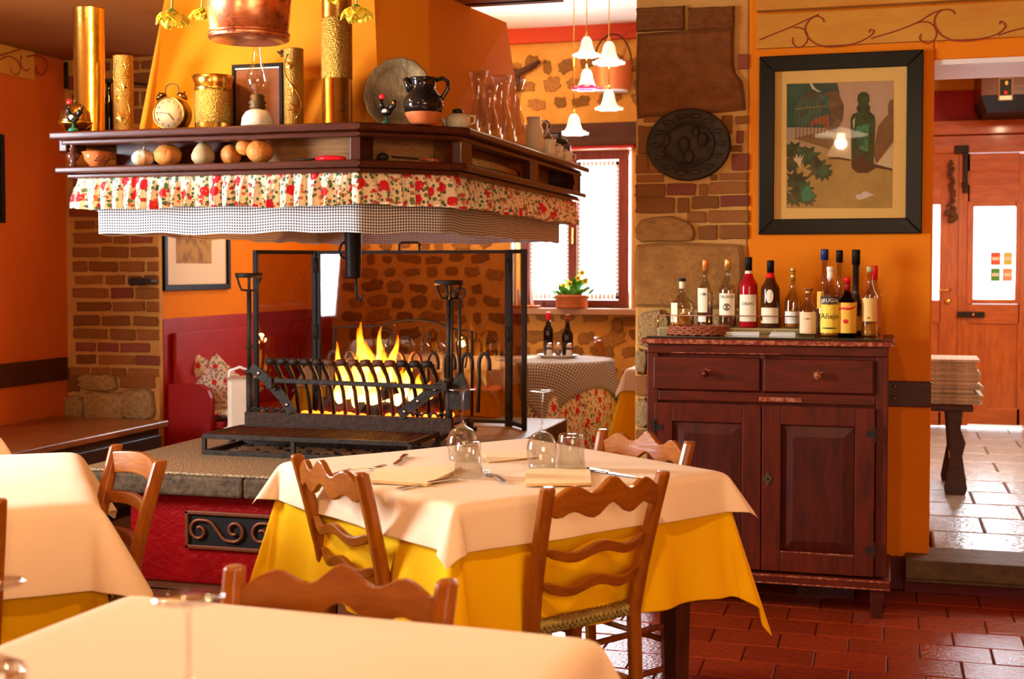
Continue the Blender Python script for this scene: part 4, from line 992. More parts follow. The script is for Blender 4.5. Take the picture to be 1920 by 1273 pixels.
# ---------------- ladder-back chairs
def chair(name, label, style, loc, rz, hgt=.81, group='ladder-back chairs round the dining tables', seat_back=True):
    """front of the seat is +y, the back stands at y=-.19"""
    t = thing(name, label, 'chair', (loc[0],loc[1],0), rz, group)
    wb_, wt_ = .172, .193; sz = .44; lean = .085
    def bp(s, z):
        if z < sz: return Vector((s*wb_, -.19-.02*(1-z/sz), z))
        k = (z-sz)/(hgt-sz); return Vector((s*(wb_+(wt_-wb_)*k), -.19-lean*k**1.25, z))
    for s in (-1,1):
        m = MB(); zs = [0,.15,.30,.44,.56,.68,.78,hgt-.006,hgt]; P = [bp(s,z) for z in zs]; W = [.030,.034,.036,.038,.038,.038,.037,.036,.028]
        v = []
        for p,w_ in zip(P,W):
            c = w_*.30
            for (i,j) in ((-1,-.45),(-.45,-1),(.45,-1),(1,-.45),(1,.45),(.45,1),(-.45,1),(-1,.45)): v.append(p+Vector((i*w_/2,j*w_/2,0)))
        n = 8; f = [tuple(range(n))[::-1], tuple(range((len(P)-1)*n,len(P)*n))]+[(k*n+i,k*n+(i+1)%n,(k+1)*n+(i+1)%n,(k+1)*n+i) for k in range(len(P)-1) for i in range(n)]
        m.add(v,f); obj('leg', m, chair_wood, t, bev=.003)
        obj('leg', MB().frus([(s*.19+p*.015,.19+q*.015) for p,q in ((-1,-1),(1,-1),(1,1),(-1,1))],0,[(s*.19+p*.019,.19+q*.019) for p,q in ((-1,-1),(1,-1),(1,1),(-1,1))],.435), chair_wood, t, bev=.004)
    def slat(zc, hh, wav):
        xs = 24; m = MB(); v = []; z0 = zc
        for i in range(xs+1):
            u = i/xs*2-1; k = (z0-sz)/(hgt-sz); half = (wb_+(wt_-wb_)*k)-.012
            y = -.19-lean*k**1.25-.026*(1-u*u)-.0
            if wav:
                # camel-back edge: centre peak, two troughs, shoulders
                e = (.0155*math.cos(u*PI*3)*(1-.35*abs(u))+.012*math.exp(-(u*2.6)**2) if wav > .9 else .012*math.cos(u*PI*1.9))*(1 if wav > .9 else .8)
                top = z0+hh/2+e*1.0; bot = z0-hh/2+e*.9
                if abs(u) > .86: top -= (abs(u)-.86)*.05; bot += (abs(u)-.86)*.10
            else:
                top = z0+hh/2-.004*abs(u)+.010*(1-u*u); bot = z0-hh/2+.016*(1-u*u)-.006
            yt = y-.004
            v += [(u*half,y-.009,bot),(u*half,y+.009,bot),(u*half,yt+.009,top),(u*half,yt-.009,top)]
        f = [(0,1,2,3)[::-1],(xs*4,xs*4+1,xs*4+2,xs*4+3)]
        for i in range(xs):
            for j in range(4): f.append((i*4+j,i*4+(j+1)%4,i*4+4+(j+1)%4,i*4+4+j))
        m.add(v,f,None,False); return m
    if style == 'wavy': SL = [(hgt-.048,.062,1.0),(.632,.026,.55),(.545,.026,.55)]
    else: SL = [(hgt-.045,.062,0),(.655,.034,0),(.555,.034,0)]
    for k,(zc,hh,wv) in enumerate(SL): obj('top_rail' if k == 0 else 'slat', slat(zc,hh,wv), chair_wood_h, t, bev=.0035)
    # rungs
    for z_ in (.12,.25):
        for s in (-1,1): obj('rung', MB().tube([(s*.178,-.19,z_),(s*.19,.19,z_)], .010, 8), chair_wood, t)
    obj('rung', MB().tube([(-.19,.19,.30),(.19,.19,.30)], .011, 8), chair_wood, t); obj('rung', MB().tube([(-.172,-.20,.20),(.172,-.20,.20)], .010, 8), chair_wood, t)
    # woven rush seat: four triangular fields of strands meeting in the centre
    m = MB(); x0, x1, y0, y1 = .168, .205, -.185, .205; N_ = 15
    for i in range(N_):
        k = 1-i/N_
        bx_, fx_ = x0*k, x1*k; by_, fy_ = y0*k, y1*k; zz = .452-.010*(1-k)
        m.tube([(-bx_,by_,zz),(bx_,by_,zz),(fx_,fy_,zz),(-fx_,fy_,zz)], .0078, 6, closed=True)
    m.box(-.15,-.16,.432,.15,.17,.446)
    for i in range(22):   # strands wrapped over the rails
        u = -1+2*(i+.5)/22
        m.tube([(u*x0,y0+.01,.430),(u*x0,y0-.012,.436),(u*x0,y0-.012,.450),(u*x0,y0+.01,.459)], .0075, 5); m.tube([(u*x1,y1-.01,.430),(u*x1,y1+.012,.436),(u*x1,y1+.012,.450),(u*x1,y1-.01,.459)], .0075, 5)
        y_ = y0+(y1-y0)*(i+.5)/22; xx = x0+(x1-x0)*(i+.5)/22
        for s in (-1,1): m.tube([(s*(xx-.01),y_,.430),(s*(xx+.012),y_,.436),(s*(xx+.012),y_,.450),(s*(xx-.01),y_,.459)], .0075, 5)
    obj('rush_seat', m, straw, t, label='woven straw rush seat'); return t
# placement: (top-left post, top-right post) seen in the photograph give the back's position and turn
def place_chair(name, label, style, pl, pr, hgt, face, **kw):
    """pl, pr: photo points of the two post tops; face: point the chair faces"""
    a, b = onz(*pl,hgt), onz(*pr,hgt); c = (a+b)/2; d = (b-a); ang = math.atan2(d.y,d.x)
    f = Vector((face[0]-c.x, face[1]-c.y)); fy = Vector((-math.sin(ang),math.cos(ang)))
    if f.dot(fy) < 0: ang += PI; fy = -fy
    off = .19+.085; return chair(name, label, style, (c.x+fy.x*off, c.y+fy.y*off), ang, hgt, **kw)
place_chair('dining_chair','honey brown ladder-back chair with rush seat in front of the middle table','wavy',(1035,912),(1238,884),.808,C1)
place_chair('dining_chair','reddish ladder-back chair at the left side of the middle table by the hearth','wavy',(557,852),(676,886),.815,C1)
place_chair('dining_chair','ladder-back chair on the far side of the middle table in front of the sideboard','wavy',(1127,804),(1298,828),.80,C1)
place_chair('dining_chair','ladder-back chair with plain curved rails between the left table and the hearth','plain',(218,833),(303,863),.80,C2)
place_chair('dining_chair','wavy-topped chair at the foreground table, seen over its cloth','wavy',(446,1060),(833,1086),.81,C3)
chair('dining_chair','chair at the left frame edge of which only a post shows','plain',(0,0),0).location = (-2.18,1.93,0)
ch6 = [o for o in bpy.data.objects if o.get('label','').startswith('chair at the left frame edge')][0]; qq = onz(-2,935,.81)
ang = math.radians(37); fy = Vector((-math.sin(ang),math.cos(ang))); rx = Vector((math.cos(ang),math.sin(ang)))
ch6.location = (qq.x-rx.x*.193+fy.x*.275, qq.y-rx.y*.193+fy.y*.275, 0); ch6.rotation_euler = (0,0,ang)
q = onz(1132,640,.84); ch7 = chair('dining_chair','dark chair at the table behind the stone pillar, blurred','wavy',(0,0),0,.86); ch7.location = (q.x+.235,q.y+.03,0); ch7.rotation_euler = (0,0,-PI/2+.25)

# ================================================================ TABLEWARE
TZ = .7625
def wineglass(label, p, h=.20, rb=.040, rf=.035, group='upturned wine glasses', lk=None, z=TZ):
    t = thing('wine_glass', label, 'wine glass', (p[0],p[1],z), 0, group)
    bh = h*.48; th = .0012
    out = [(rb*.84,0),(rb*.93,bh*.2),(rb*1.0,bh*.45),(rb*.93,bh*.70),(rb*.66,bh*.90),(rb*.28,bh*1.0),(.0048,bh*1.06)]
    inn = [(r-th,z) for r,z in out[:-1]]; inn = [(rb*.24-th,bh*.985)] + inn[::-1][1:]
    bowl = MB().open_lathe([(0,bh*.985)]+inn+out, 32)
    obj('bowl', bowl, glass, t)
    obj('stem', MB().lathe([(.0048,bh*1.06),(.0036,bh*1.2),(.0036,h*.90),(.006,h*.965),(.009,h*.985)], 14), glass, t)
    obj('foot', MB().lathe([(.0,h*.985),(.009,h*.985),(rf*.6,h*.992),(rf,h),(rf,h+.0022),(0,h+.0022)], 32), glass, t)
    return t
def tumbler(label, p, h=.092, r0=.037, r1=.030):
    t = thing('tumbler', label, 'glass', (p[0],p[1],TZ), 0, 'upturned water tumblers')
    obj('wall', MB().open_lathe([(0,h-.010),(r1-.004,h-.012),(r0-.0018,0),(r0,0),(r1+.001,h-.006),(r1-.002,h)], 32), glass, t)
    obj('base', MB().lathe([(0,h-.010),(r1-.003,h-.011),(r1-.001,h-.004),(r1-.003,h),(0,h)], 28), glass, t)
    return t
w1 = onz(867,862,TZ); w2 = onz(1016,878,TZ)
wineglass('upturned wine glass behind the left tumbler on the middle table', w1, .205, .046, .038)
wineglass('upturned wine glass beside the right tumbler on the middle table', w2, .218, .044, .036)
tumbler('upturned tumbler in front of the left wine glass on the middle table', onz(878,893,TZ), .094, .041, .033)
tumbler('upturned tumbler to the right of the right wine glass on the middle table', onz(1071,880,TZ), .100, .041, .034)
g = wineglass('blurred upturned wine glass on the foreground table', (-.90,1.545), .185, .042, .040)
q = onz(353,1122,TZ+.185); g.location = (q.x,q.y,TZ)
q = onz(8,1097,TZ+.17); 
wineglass('blurred upturned wine glass cut by the left frame edge', (q.x-.02,q.y), .17, .042, .040)
q = onz(0,1262,TZ+.08); tumbler('blurred tumbler rim in the lower left corner on the foreground table', (max(q.x,-1.2),q.y), .09)
def fork(label, a, b):
    a, b = Vector((a.x,a.y,TZ+.002)), Vector((b.x,b.y,TZ+.002)); d = b-a; L = .195; ang = math.atan2(d.y,d.x)
    t = thing('fork', label, 'fork', (a.x,a.y,TZ+.003), ang, 'forks on the middle table')
    for k in range(4): obj('tine', MB().tube([(0,(k-1.5)*.0062,.004),(.022,(k-1.5)*.0062,.001),(.048,(k-1.5)*.0062,.001)], .0014, 5), steel, t)
    obj('handle', MB().add([(.046,-.011,0),(.046,.011,0),(.064,.010,.0),(.076,.003,.004),(.13,.003,.008),(.17,.0075,.004),(.195,.006,.001),(.195,-.006,.001),(.17,-.0075,.004),(.13,-.003,.008),(.076,-.003,.004),(.064,-.010,.0)],
        [tuple(range(12))]), steel, t, sol=.002); return t
def knife(label, a, b, L=.21):
    d = Vector((b.x-a.x,b.y-a.y)); ang = math.atan2(d.y,d.x)
    t = thing('knife', label, 'knife', (a.x,a.y,TZ+.002), ang, 'knives on the middle table')
    obj('blade', MB().prism([(0,0),(.012,-.008),(.10,-.009),(.112,-.004),(.112,.006),(.02,.006)], 0, .0016), steel, t)
    obj('handle', MB().prism([(.110,-.0045),(.15,-.006),(L-.005,-.008),(L,-.004),(L,.004),(L-.005,.008),(.15,.006),(.110,.0045)], 0, .005), steel, t, bev=.001); return t
fork('steel fork between the tumblers on the middle table', onz(908,886,TZ), onz(972,922,TZ))
fork('steel fork at the far left side of the middle table', onz(722,876,TZ), onz(648,888,TZ))
knife('steel knife on the near side of the middle table by the folded napkin', onz(742,918,TZ), onz(870,897,TZ), .22)
knife('steel knife to the right of the right napkin on the middle table', onz(1195,897,TZ), onz(1108,883,TZ), .19)
knife('steel knife at the far side of the middle table towards the hearth', onz(738,873,TZ), onz(758,858,TZ), .19)
def napkin(label, pts, th=.007, col=napkin_m):
    P = [onz(x,y,TZ) for x,y in pts]; c = sum(P,Vector())/len(P); t = thing('napkin', label, 'napkin', (c.x,c.y,TZ), 0, 'folded napkins on the middle table')
    for k in range(2):
        q = [((p.x-c.x)*(1-.015*k),(p.y-c.y)*(1-.015*k)) for p in P]
        obj('fold_layer', MB().prism(q, k*th/2+.0005, (k+1)*th/2), col, t, bev=.0012)
napkin('folded peach napkin beside the front knife', [(690,905),(800,912),(866,880),(838,876),(702,884)])
napkin('square folded napkin in front of the right wine glass', [(984,912),(1108,910),(1106,880),(986,884)])
napkin('flat folded napkin at the far side of the middle table', [(915,868),(1010,858),(985,845),(905,850)], .003)
# tray with oil and wine on the round table
q = onz(1048,660,.763)
tr = thing('serving_tray', 'oval white tray carrying bottles and shakers on the round table', 'tray', (RC[0]+.02,RC[1]+.10,.7605), -.05)
obj('dish', MB().lathe([(0,0),(.105,0),(.135,.016),(.14,.020),(.132,.020),(.102,.006),(0,.006)], 32), white_c, tr).scale = (1,.62,1)
trz = .7605+.007
def bottle(label, p, H_, R_, sh, rn, gm, cap, caph, lab=None, liq=None, group=None, rz=0, capr=1.25, foil=None, neckb=None, z=None, cat='bottle', name='bottle', text=None, deco=None):
    """H_ height, R_ body radius, sh shoulder height (fraction), rn neck radius; lab=(z0,z1,mat,arc)"""
    t = thing(name, label, cat, (p[0],p[1],z if z is not None else p[2]), rz, group)
    s = H_*sh; nk = s+(H_*.17)
    prof = [(0,0),(R_*.92,0),(R_,.006),(R_,s*.94),(R_*.93,s*1.02),(R_*.62,s+(nk-s)*.45),(rn*1.25,nk*.98),(rn,nk+.01),(rn,H_-caph)]
    obj('glass_body', MB().lathe(prof, 24), gm, t)
    if liq:
        lm_, lv = liq; zt_ = H_*lv
        pr = [(0,.004),(R_*.90,.004),(R_*.93,.010)]
        for (r,z_) in prof[3:]:
            if z_ < zt_: pr.append((r*.93,z_))
        pr += [(pr[-1][0] if zt_ <= s else pr[-1][0]*.9,zt_),(0,zt_)]
        obj('liquid', MB().lathe(pr, 20), lm_, t)
    obj('cap', MB().lathe([(0,H_-caph),(rn*capr,H_-caph),(rn*capr,H_-.002),(rn*capr*.92,H_),(0,H_)], 16), cap, t)
    if foil: obj('neck_label', MB().lathe([(rn*1.12,H_-caph-foil[0]),(rn*1.12,H_-caph)], 16), foil[1], t)
    if neckb: obj('neck_seal', MB().lathe([(rn*1.5,H_-caph-.022),(rn*1.15,H_-caph-.001)], 14), neckb, t)
    if lab:
        for q_ in (lab if isinstance(lab,list) else [lab]):
            z0,z1,lm_,arc = q_[:4]; c = (q_[4] if len(q_) > 4 else 0)-PI/2
            m = MB().lathe([(R_*1.012,z0*H_),(R_*1.012,z1*H_)], 14, arc=(c-arc,c+arc)); lo = obj('label', m, lm_, t)
    for (u_,zc_,hw_,hh_,dm_) in (deco or []):   # small printed marks on the label
        if hw_ > .7:   # wide printed stroke: a curved strip
            m = MB(); m.grid(lambda p_, q_: (Vector((R_*1.03*math.cos(-PI/2+u_+hw_*(p_*2-1)), R_*1.03*math.sin(-PI/2+u_+hw_*(p_*2-1)), H_*(zc_+hh_*(q_-.5)*(1-.5*abs(p_*2-1))+(.06*(p_-.5)+.015*math.sin(p_*7) if hh_ > .03 else 0)))),), 20, 1); obj('printed_mark', m, dm_, t); continue
        n = 16; m = MB(); v = []
        for j in range(n):
            q = 2*PI*j/n; a = -PI/2+u_+hw_*math.cos(q); v.append((R_*1.024*math.cos(a), R_*1.024*math.sin(a), H_*(zc_+hh_/2*math.sin(q)+(.05*hw_*math.cos(q) if hw_ > .9 else 0))))
        a = -PI/2+u_; v.append((R_*1.03*math.cos(a), R_*1.03*math.sin(a), H_*zc_)); m.add(v, [(j,(j+1)%n,n) for j in range(n)]); obj('printed_mark', m, dm_, t)
    if text:
        for (s_, size, zt_, tm, bend) in text:
            cu = bpy.data.curves.new('txt','FONT'); cu.body = s_; cu.size = size*H_; cu.align_x = 'CENTER'; cu.align_y = 'CENTER'; cu.resolution_u = 2
            tmp = bpy.data.objects.new('txt', cu); COL.objects.link(tmp); dg = bpy.context.evaluated_depsgraph_get(); me0 = tmp.evaluated_get(dg).to_mesh()
            m = MB(); v = []
            for q_ in me0.vertices:
                a = q_.co.x/(R_*1.02)-PI/2; zz = zt_*H_+q_.co.y+bend*(-(q_.co.x**2)/R_)
                v.append((R_*1.045*math.cos(a), R_*1.045*math.sin(a), zz))
            m.add(v, [tuple(f.vertices) for f in me0.polygons]); tmp.evaluated_get(dg).to_mesh_clear(); bpy.data.objects.remove(tmp); bpy.data.curves.remove(cu)
            obj('printed_name', m, tm, t)
    return t
black_cap = black_dull
bottle('dark wine bottle with red top at the left of the tray', onv(1028,655,RC[1]+.12), .28, .032, .62, .012, glass_d, redp, .05, lab=None, liq=(M('dark_wine',(.02,.01,.005),.2),.6), group='bottles on the round table tray', z=trz)
bottle('dark oil bottle with cork top at the right of the tray', onv(1064,655,RC[1]+.12), .265, .036, .55, .014, glass_d, worn_wood, .035, liq=(M('dark_oil',(.03,.02,.005),.2),.5), group='bottles on the round table tray', z=trz)
pepper = M('ground_pepper',(.10,.05,.03),.9); salt = M('white_salt',(.82,.76,.70),.9)
for (x_,mt,lb) in ((1030,salt,'glass salt shaker nearest the red-topped bottle'),(1047,pepper,'glass pepper shaker in the middle of the tray'),(1067,salt,'taller glass salt shaker in front of the oil bottle')):
    q = onv(x_,663,RC[1]+.06); s = thing('shaker', lb, 'shaker', (q.x,q.y,trz), 0, 'shakers on the round table tray'); hs = .085
    obj('jar', MB().lathe([(0,0),(.021,0),(.022,.01),(.018,.055),(.016,hs-.02)], 14), glass, s); obj('filling', MB().lathe([(0,.003),(.019,.003),(.018,.045),(0,.046)], 12), mt, s)
    obj('lid', MB().lathe([(.018,hs-.022),(.018,hs-.006),(.010,hs+.004),(0,hs+.006)], 14), steel, s)
# glasses on the table behind the screen
for i,(x_,y_,lb) in enumerate(((715,668,'wine glass left of the arch behind the screen'),(735,664,'wine glass beside it, a little further right'),(795,668,'wine glass in the middle of the table behind the screen'),(825,670,'wine glass towards the right end of the table behind the screen'))):
    q = onz(x_,y_,.7625); wineglass(lb, (max(min(q.x,-2.2),-3.2), max(min(q.y,8.0),7.1)), .19, .040, .036, 'wine glasses on the table behind the screen')
# ================================================================ SIDEBOARD
SV5 = 5.10
sb = thing('sideboard', 'worn dark red wooden sideboard with two drawers and two panelled doors', 'sideboard', (-.45,5.10,0))
def SBX(x): return onv(x,800,SV5).x+.45
def sbb(name, x0,y0,z0,x1,y1,z1, mat, bev=.004, par=None, label=None): return obj(name, MB().box(x0,y0,z0,x1,y1,z1), mat, par or sb, bev=bev, label=label)
X0, X1 = SBX(1213), SBX(1665)
sbb('carcass', X0+.012,.02,.155,X1-.012,.455,1.03, side_wood_v, .003)
sbb('top_board', X0-.02,-.028,1.028,X1+.02,.47,1.052, side_wood, .006)
sbb('worn_top_edge', X0-.018,-.0295,1.030,X1+.018,-.026,1.047, worn_wood, .001)
# face frame
sbb('face_frame', X0,-.004,.99,X1,.02,1.03, side_wood); sbb('face_frame', X0,-.004,.155,X0+.045,.02,.99, side_wood_v); sbb('face_frame', X1-.045,-.004,.155,X1,.02,.99, side_wood_v)
sbb('face_frame', X0+.045,-.004,.805,X1-.045,.02,.845, side_wood); sbb('face_frame', -.005-.008,-.004,.845,.005,.02,.99, side_wood_v, .002)
sbb('worn_patch', -.02,-.0055,.812,.14,-.003,.828, worn_wood, .001)
sbb('worn_patch', -.36,-.0055,.992,.06,-.003,.996, worn_wood, .001)
DX = [(-.88+.45,-.466+.45),(-.453+.45,-.044+.45)]
for i,(a,b) in enumerate(DX):
    d_ = sbb('drawer', a,-.016,.850,b,.02,.977, side_wood, .005)
    c = (a+b)/2
    m = MB(); m.lathe([(0,-.05),(.012,-.046),(.015,-.036),(.010,-.026),(.009,-.016)], 12, (c,0,.917), ax='y')
    obj('knob', m, worn_wood if i else side_wood, d_); obj('worn_star', MB().prism([(c+(.024 if k%2 else .010)*math.cos(k*PI/6),.922+(.020 if k%2 else .008)*math.sin(k*PI/6)) for k in range(12)], -.0172, -.0155, 'y'), worn_wood, d_)
for i,(a,b) in enumerate([(-.875+.45,-.460+.45),(-.456+.45,-.037+.45)]):
    d_ = obj('door', MB().box(a,-.018,.158,a+.072,.0,.797).box(b-.072,-.018,.158,b,.0,.797).box(a+.072,-.018,.725,b-.072,.0,.797).box(a+.072,-.018,.158,b-.072,.0,.235), side_wood_v, sb, bev=.003)
    pa, pb = a+.072, b-.072
    m = MB(); m.frus([(pa,.0),(pb,.0),(pb,.01),(pa,.01)], .235, [(pa,.0),(pb,.0),(pb,.01),(pa,.01)], .725)
    obj('recess', m, side_panel_m, d_)
    m = MB(); k = .045; yo, yi = -.001, -.013
    v = [(pa,yo,.235),(pb,yo,.235),(pb,yo,.725),(pa,yo,.725),(pa+k,yi,.235+k),(pb-k,yi,.235+k),(pb-k,yi,.725-k),(pa+k,yi,.725-k)]
    m.add(v, [(0,1,5,4),(1,2,6,5),(2,3,7,6),(3,0,4,7),(4,5,6,7)]); obj('raised_panel', m, side_panel_m, d_, bev=.002)
    obj('worn_moulding', MB().box(pa,-.0195,.2345,pb,-.0175,.2385), worn_wood, d_)
    for zz in (.26,.70):
        hx = b if i else a
        obj('hinge', MB().box(hx-.032 if i else hx-.006,-.0215,zz-.012,hx+.006 if i else hx+.032,-.017,zz+.012).box(hx-.004,-.024,zz-.03,hx+.004,-.016,zz+.03), iron, d_)
    if i: 
        kx = a+.022; obj('keyhole_plate', MB().prism([(kx+.014*math.cos(q)*(1+.25*math.cos(4*q)),.515+.022*math.sin(q)*(1+.25*math.cos(4*q))) for q in [2*PI*j/20 for j in range(20)]], -.021, -.0178, 'y'), old_brass, d_)
        obj('keyhole', MB().lathe([(0,-.0225),(.005,-.0225),(.005,-.0205)], 10, (kx,0,.515), ax='y'), black_dull, d_)
sbb('plinth_moulding', X0-.005,-.03,.112,X1+.016,.46,.150, side_wood, .006); sbb('worn_plinth_edge', X0,-.0315,.112,X1+.012,-.029,.118, worn_wood, .001)
sbb('worn_plinth_edge', X0+.3,-.0315,.140,X1+.010,-.028,.148, worn_wood, .001)
for x in (X0+.01,X1-.055):
    for y_ in (-.01,.40): obj('leg', MB().frus([(x,y_),(x+.04,y_),(x+.04,y_+.04),(x,y_+.04)],0,[(x-.006,y_-.006),(x+.05,y_-.006),(x+.05,y_+.05),(x-.006,y_+.05)],.112), side_panel_m, sb, bev=.003)
# glass sheet on the sideboard
gx0, gx1 = onz(1216,630,1.055).x, onz(1655,640,1.055).x
tag(obj('glass_sheet', MB().box(X0-.45+.0,5.085,1.0525,gx1,5.53,1.0585), M('dark_glass_sheet',(.035,.040,.020),.04,coat=1), bev=.001), 'dark glass sheet lying on the sideboard top', 'glass sheet')
SZ = 1.059
# mirrored bottle rack with wire rail
tr0, tr1 = onv(1238,600,5.40).x, onv(1530,600,5.40).x
rk = thing('bottle_rack', 'low mirrored tray with thin wire rail holding the row of whisky bottles', 'tray', ((tr0+tr1)/2,5.42,SZ)); hw = (tr1-tr0)/2
obj('tray_base', MB().box(-hw,-.075,0,hw,.075,.022), M('pale_tray',(.60,.52,.22),.25), rk, bev=.002)
m = MB()
obj('rail', MB().tube([(-hw,.07,.072),(-hw,-.072,.072),(hw,-.072,.072),(hw,.07,.072)], .0022, 5), M('copper_wire',(.45,.16,.08),.4,.6), rk)
for k in range(4): obj('rail_post', MB().tube([(-hw+2*hw*k/3,-.072,.02),(-hw+2*hw*k/3,-.072,.072)], .003, 5), brass, rk)
for k in range(4): x_ = -hw+2*hw*(k+.5)/4; obj('mirror_tile', MB().box(x_-hw/4+.003,-.0765,.003,x_+hw/4-.003,-.075,.019), M('yellowish_mirror',(.55,.50,.22),.12,.6) if k == 0 else bpy.data.materials['yellowish_mirror'], rk)
LBL = M('cream_label',(.86,.74,.50),.6); LBLW = M('white_label',(.88,.80,.66),.6); LBLY = M('yellow_label',(.86,.62,.06),.5); LBLO = M('orange_label',(.85,.46,.05),.5); DK = M('label_ink',(.06,.035,.02),.7)
INKR = M('red_ink',(.65,.02,.02),.6); INKB = M('brown_ink',(.28,.10,.04),.7); orange_cap = M('orange_foil',(.80,.24,.05),.35,.4); gold = M('gold_foil',(.80,.50,.12),.3,.8); green_foil = M('dark_green_foil',(.015,.06,.04),.35); blue_foil = M('navy_foil',(.015,.03,.14),.35); darkr = M('dark_red_foil',(.28,.01,.012),.3)
TRZ = SZ+.0225
def bt(label, x, ytop, ybase, wpx, V, z, **kw):
    p = onv(x,ybase,V); s = F/dep(p); H_ = onv(x,ytop,V).z-z
    return bottle(label, (p.x,V), H_, wpx/s/2, z=z, group='bottles on the sideboard', **kw)
V1 = 5.42
bt('short wide cut-glass decanter bottle, leftmost on the sideboard', 1279,522,606,46,V1,TRZ, sh=.50,rn=.012,gm=bottle_glass,cap=black_cap,caph=.012,foil=(.03,LBL),lab=[(.1,.5,LBL,.35,-.6)],liq=(amber_l,.25))
bt('tall clear bottle with orange foil top, second from the left', 1322,487,608,29,V1,TRZ, sh=.55,rn=.010,gm=bottle_glass,cap=orange_cap,caph=.045,lab=[(.22,.58,LBL,.75,-.35),(.08,.18,LBLW,.6,-.35)],liq=(damber_l,.30),deco=[(.0,.49,.55,.035,DK)])
bt('clear bottle of whisky with broad cream label and a thistle-like blot', 1364,486,608,33,V1,TRZ, sh=.58,rn=.011,gm=bottle_glass,cap=gold,caph=.045,lab=[(.18,.50,LBL,1.05)],liq=(damber_l,.46),text=[('TALISKER',.055,.45,DK,0)],deco=[(.0,.30,.42,.11,M('thistle_print',(.20,.12,.07),.7))])
bt('bottle of bright red liquor with black foil neck and cream label', 1403,482,608,34,V1,TRZ, sh=.62,rn=.0115,gm=glass_r,cap=black,caph=.055,neckb=LBLW,lab=[(.09,.47,LBL,1.1)],liq=(M('red_liquid',(.50,.008,.02),.15,coat=.5),.61),text=[('OBAN',.06,.34,DK,0)])
bt('dark brown bottle with oval label and black and red top', 1444,488,608,35,V1,TRZ, sh=.60,rn=.0125,gm=glass_b,cap=black,caph=.05,capr=1.15,neckb=redp,lab=[(.07,.30,LBL,1.1)],liq=(M('dark_whisky',(.10,.022,.008),.15,coat=.5),.60),deco=[(.0,.47,.40,.20,LBL)])
bt('clear bottle with gold cap and slim neck, half full of amber spirit', 1486,503,610,30,V1,TRZ, sh=.48,rn=.009,gm=bottle_glass,cap=gold,caph=.015,foil=(.035,gold),lab=[(.08,.28,LBLW,1.1)],liq=(amber_l,.30))
bt('squat clear bottle with cork stopper and arched peach label', 1515,540,622,36,5.27,SZ, sh=.55,rn=.012,gm=bottle_glass,cap=worn_wood,caph=.010,foil=(.012,gold),capr=1.5,lab=[(.05,.50,M('peach_label',(.85,.58,.32),.6),.95)],deco=[(.0,.36,.50,.022,DK)])
V2, V3 = 5.44, 5.25
bt('tall clear bottle with navy blue foil cap behind the rum', 1545,467,612,30,V2,SZ, sh=.40,rn=.0125,gm=bottle_glass,cap=blue_foil,caph=.045,lab=[(.30,.50,LBLO,.5,-.5)])
bt('clear rum bottle with yellow label and dark arched lettering', 1556,500,626,36,V3,SZ, sh=.60,rn=.0115,gm=bottle_glass,cap=LBLW,caph=.018,foil=(.03,LBLW),lab=[(.05,.47,LBLY,1.25),(.455,.575,DK,1.15)],liq=(amber_l,.10),text=[('BRUGAL',.078,.518,LBLW,.12),('Añejo',.12,.29,DK,0)],deco=[(.0,.12,.8,.022,DK)])
bt('tall clear bottle with black cap behind the rum bottles', 1573,469,612,24,5.45,SZ, sh=.42,rn=.011,gm=bottle_glass,cap=black,caph=.05)
bt('dark rum bottle with red cap and orange label with red script', 1588,521,626,37,V3+.01,SZ, sh=.60,rn=.011,gm=glass_d,cap=redp,caph=.015,foil=(.035,darkr),lab=[(.06,.58,LBLO,1.2)],liq=(M('dark_rum',(.03,.008,.004),.15),.62),deco=[(.0,.48,1.0,.045,INKR),(-.1,.26,.26,.08,INKR)])
bt('tallest slender black bottle tapering to its neck', 1604,468,612,34,5.40,SZ, sh=.30,rn=.013,gm=M('black_bottle_glass',(.016,.013,.010),.08,coat=.8),cap=black,caph=.06,lab=[(.05,.22,LBLO,.4,.6)])
bt('clear bottle with pale label standing before the red-capped one', 1630,500,624,30,5.27,SZ, sh=.58,rn=.010,gm=bottle_glass,cap=M('pale_stopper',(.50,.42,.20),.5),caph=.02,lab=[(.22,.55,M('straw_label',(.80,.52,.16),.6),1.1)],liq=(amber_l,.18),deco=[(-.1,.27,.18,.03,INKB)])
bt('clear bottle with tall red cap, rightmost on the sideboard', 1638,498,614,28,5.40,SZ, sh=.60,rn=.013,gm=bottle_glass,cap=redp,caph=.055,capr=1.1,lab=[(.12,.50,M('clear_red_label',(.62,.20,.10),.5),.5,.6)])
# wicker tray, napkin packs
q = onz(1297,632,SZ); wk = thing('wicker_tray', 'round shallow red-brown wicker tray at the left end of the sideboard', 'basket', (q.x,5.235,SZ)); rr = px(59,(q.x,5.235,1.06))
m = MB()
for k in range(4): m.tube([((rr-.003*k)*math.cos(a),(rr-.003*k)*math.sin(a),.006+.0085*k+.0022*math.sin(a*20+k*PI)) for a in [2*PI*j/80 for j in range(80)]], .0052, 5, closed=True)
obj('woven_side', m, wicker, wk).scale = (1,.75,1)
obj('tray_bottom', MB().lathe([(0,.001),(rr-.004,.001),(rr-.004,.006),(0,.006)], 40), wicker, wk).scale = (1,.75,1)
for (x_,w_,lb,gpx) in ((1392,66,'stack of pale paper napkins beside the wicker tray',1),(1468,48,'smaller stack of white paper slips before the whisky bottles',2)):
    q = onv(x_,628,5.25); nk = thing('napkin_stack', lb, 'napkins', (q.x,5.25,SZ), .06, 'paper stacks on the sideboard'); hw = px(w_/2,q)
    for k in range(3): obj('napkin', MB().box(-hw+.003*k,-.06,.005*k,hw-.002*k,.06,.005*k+.0042), paper_w, nk, rot=(0,0,.03*(k-1)), bev=.001)
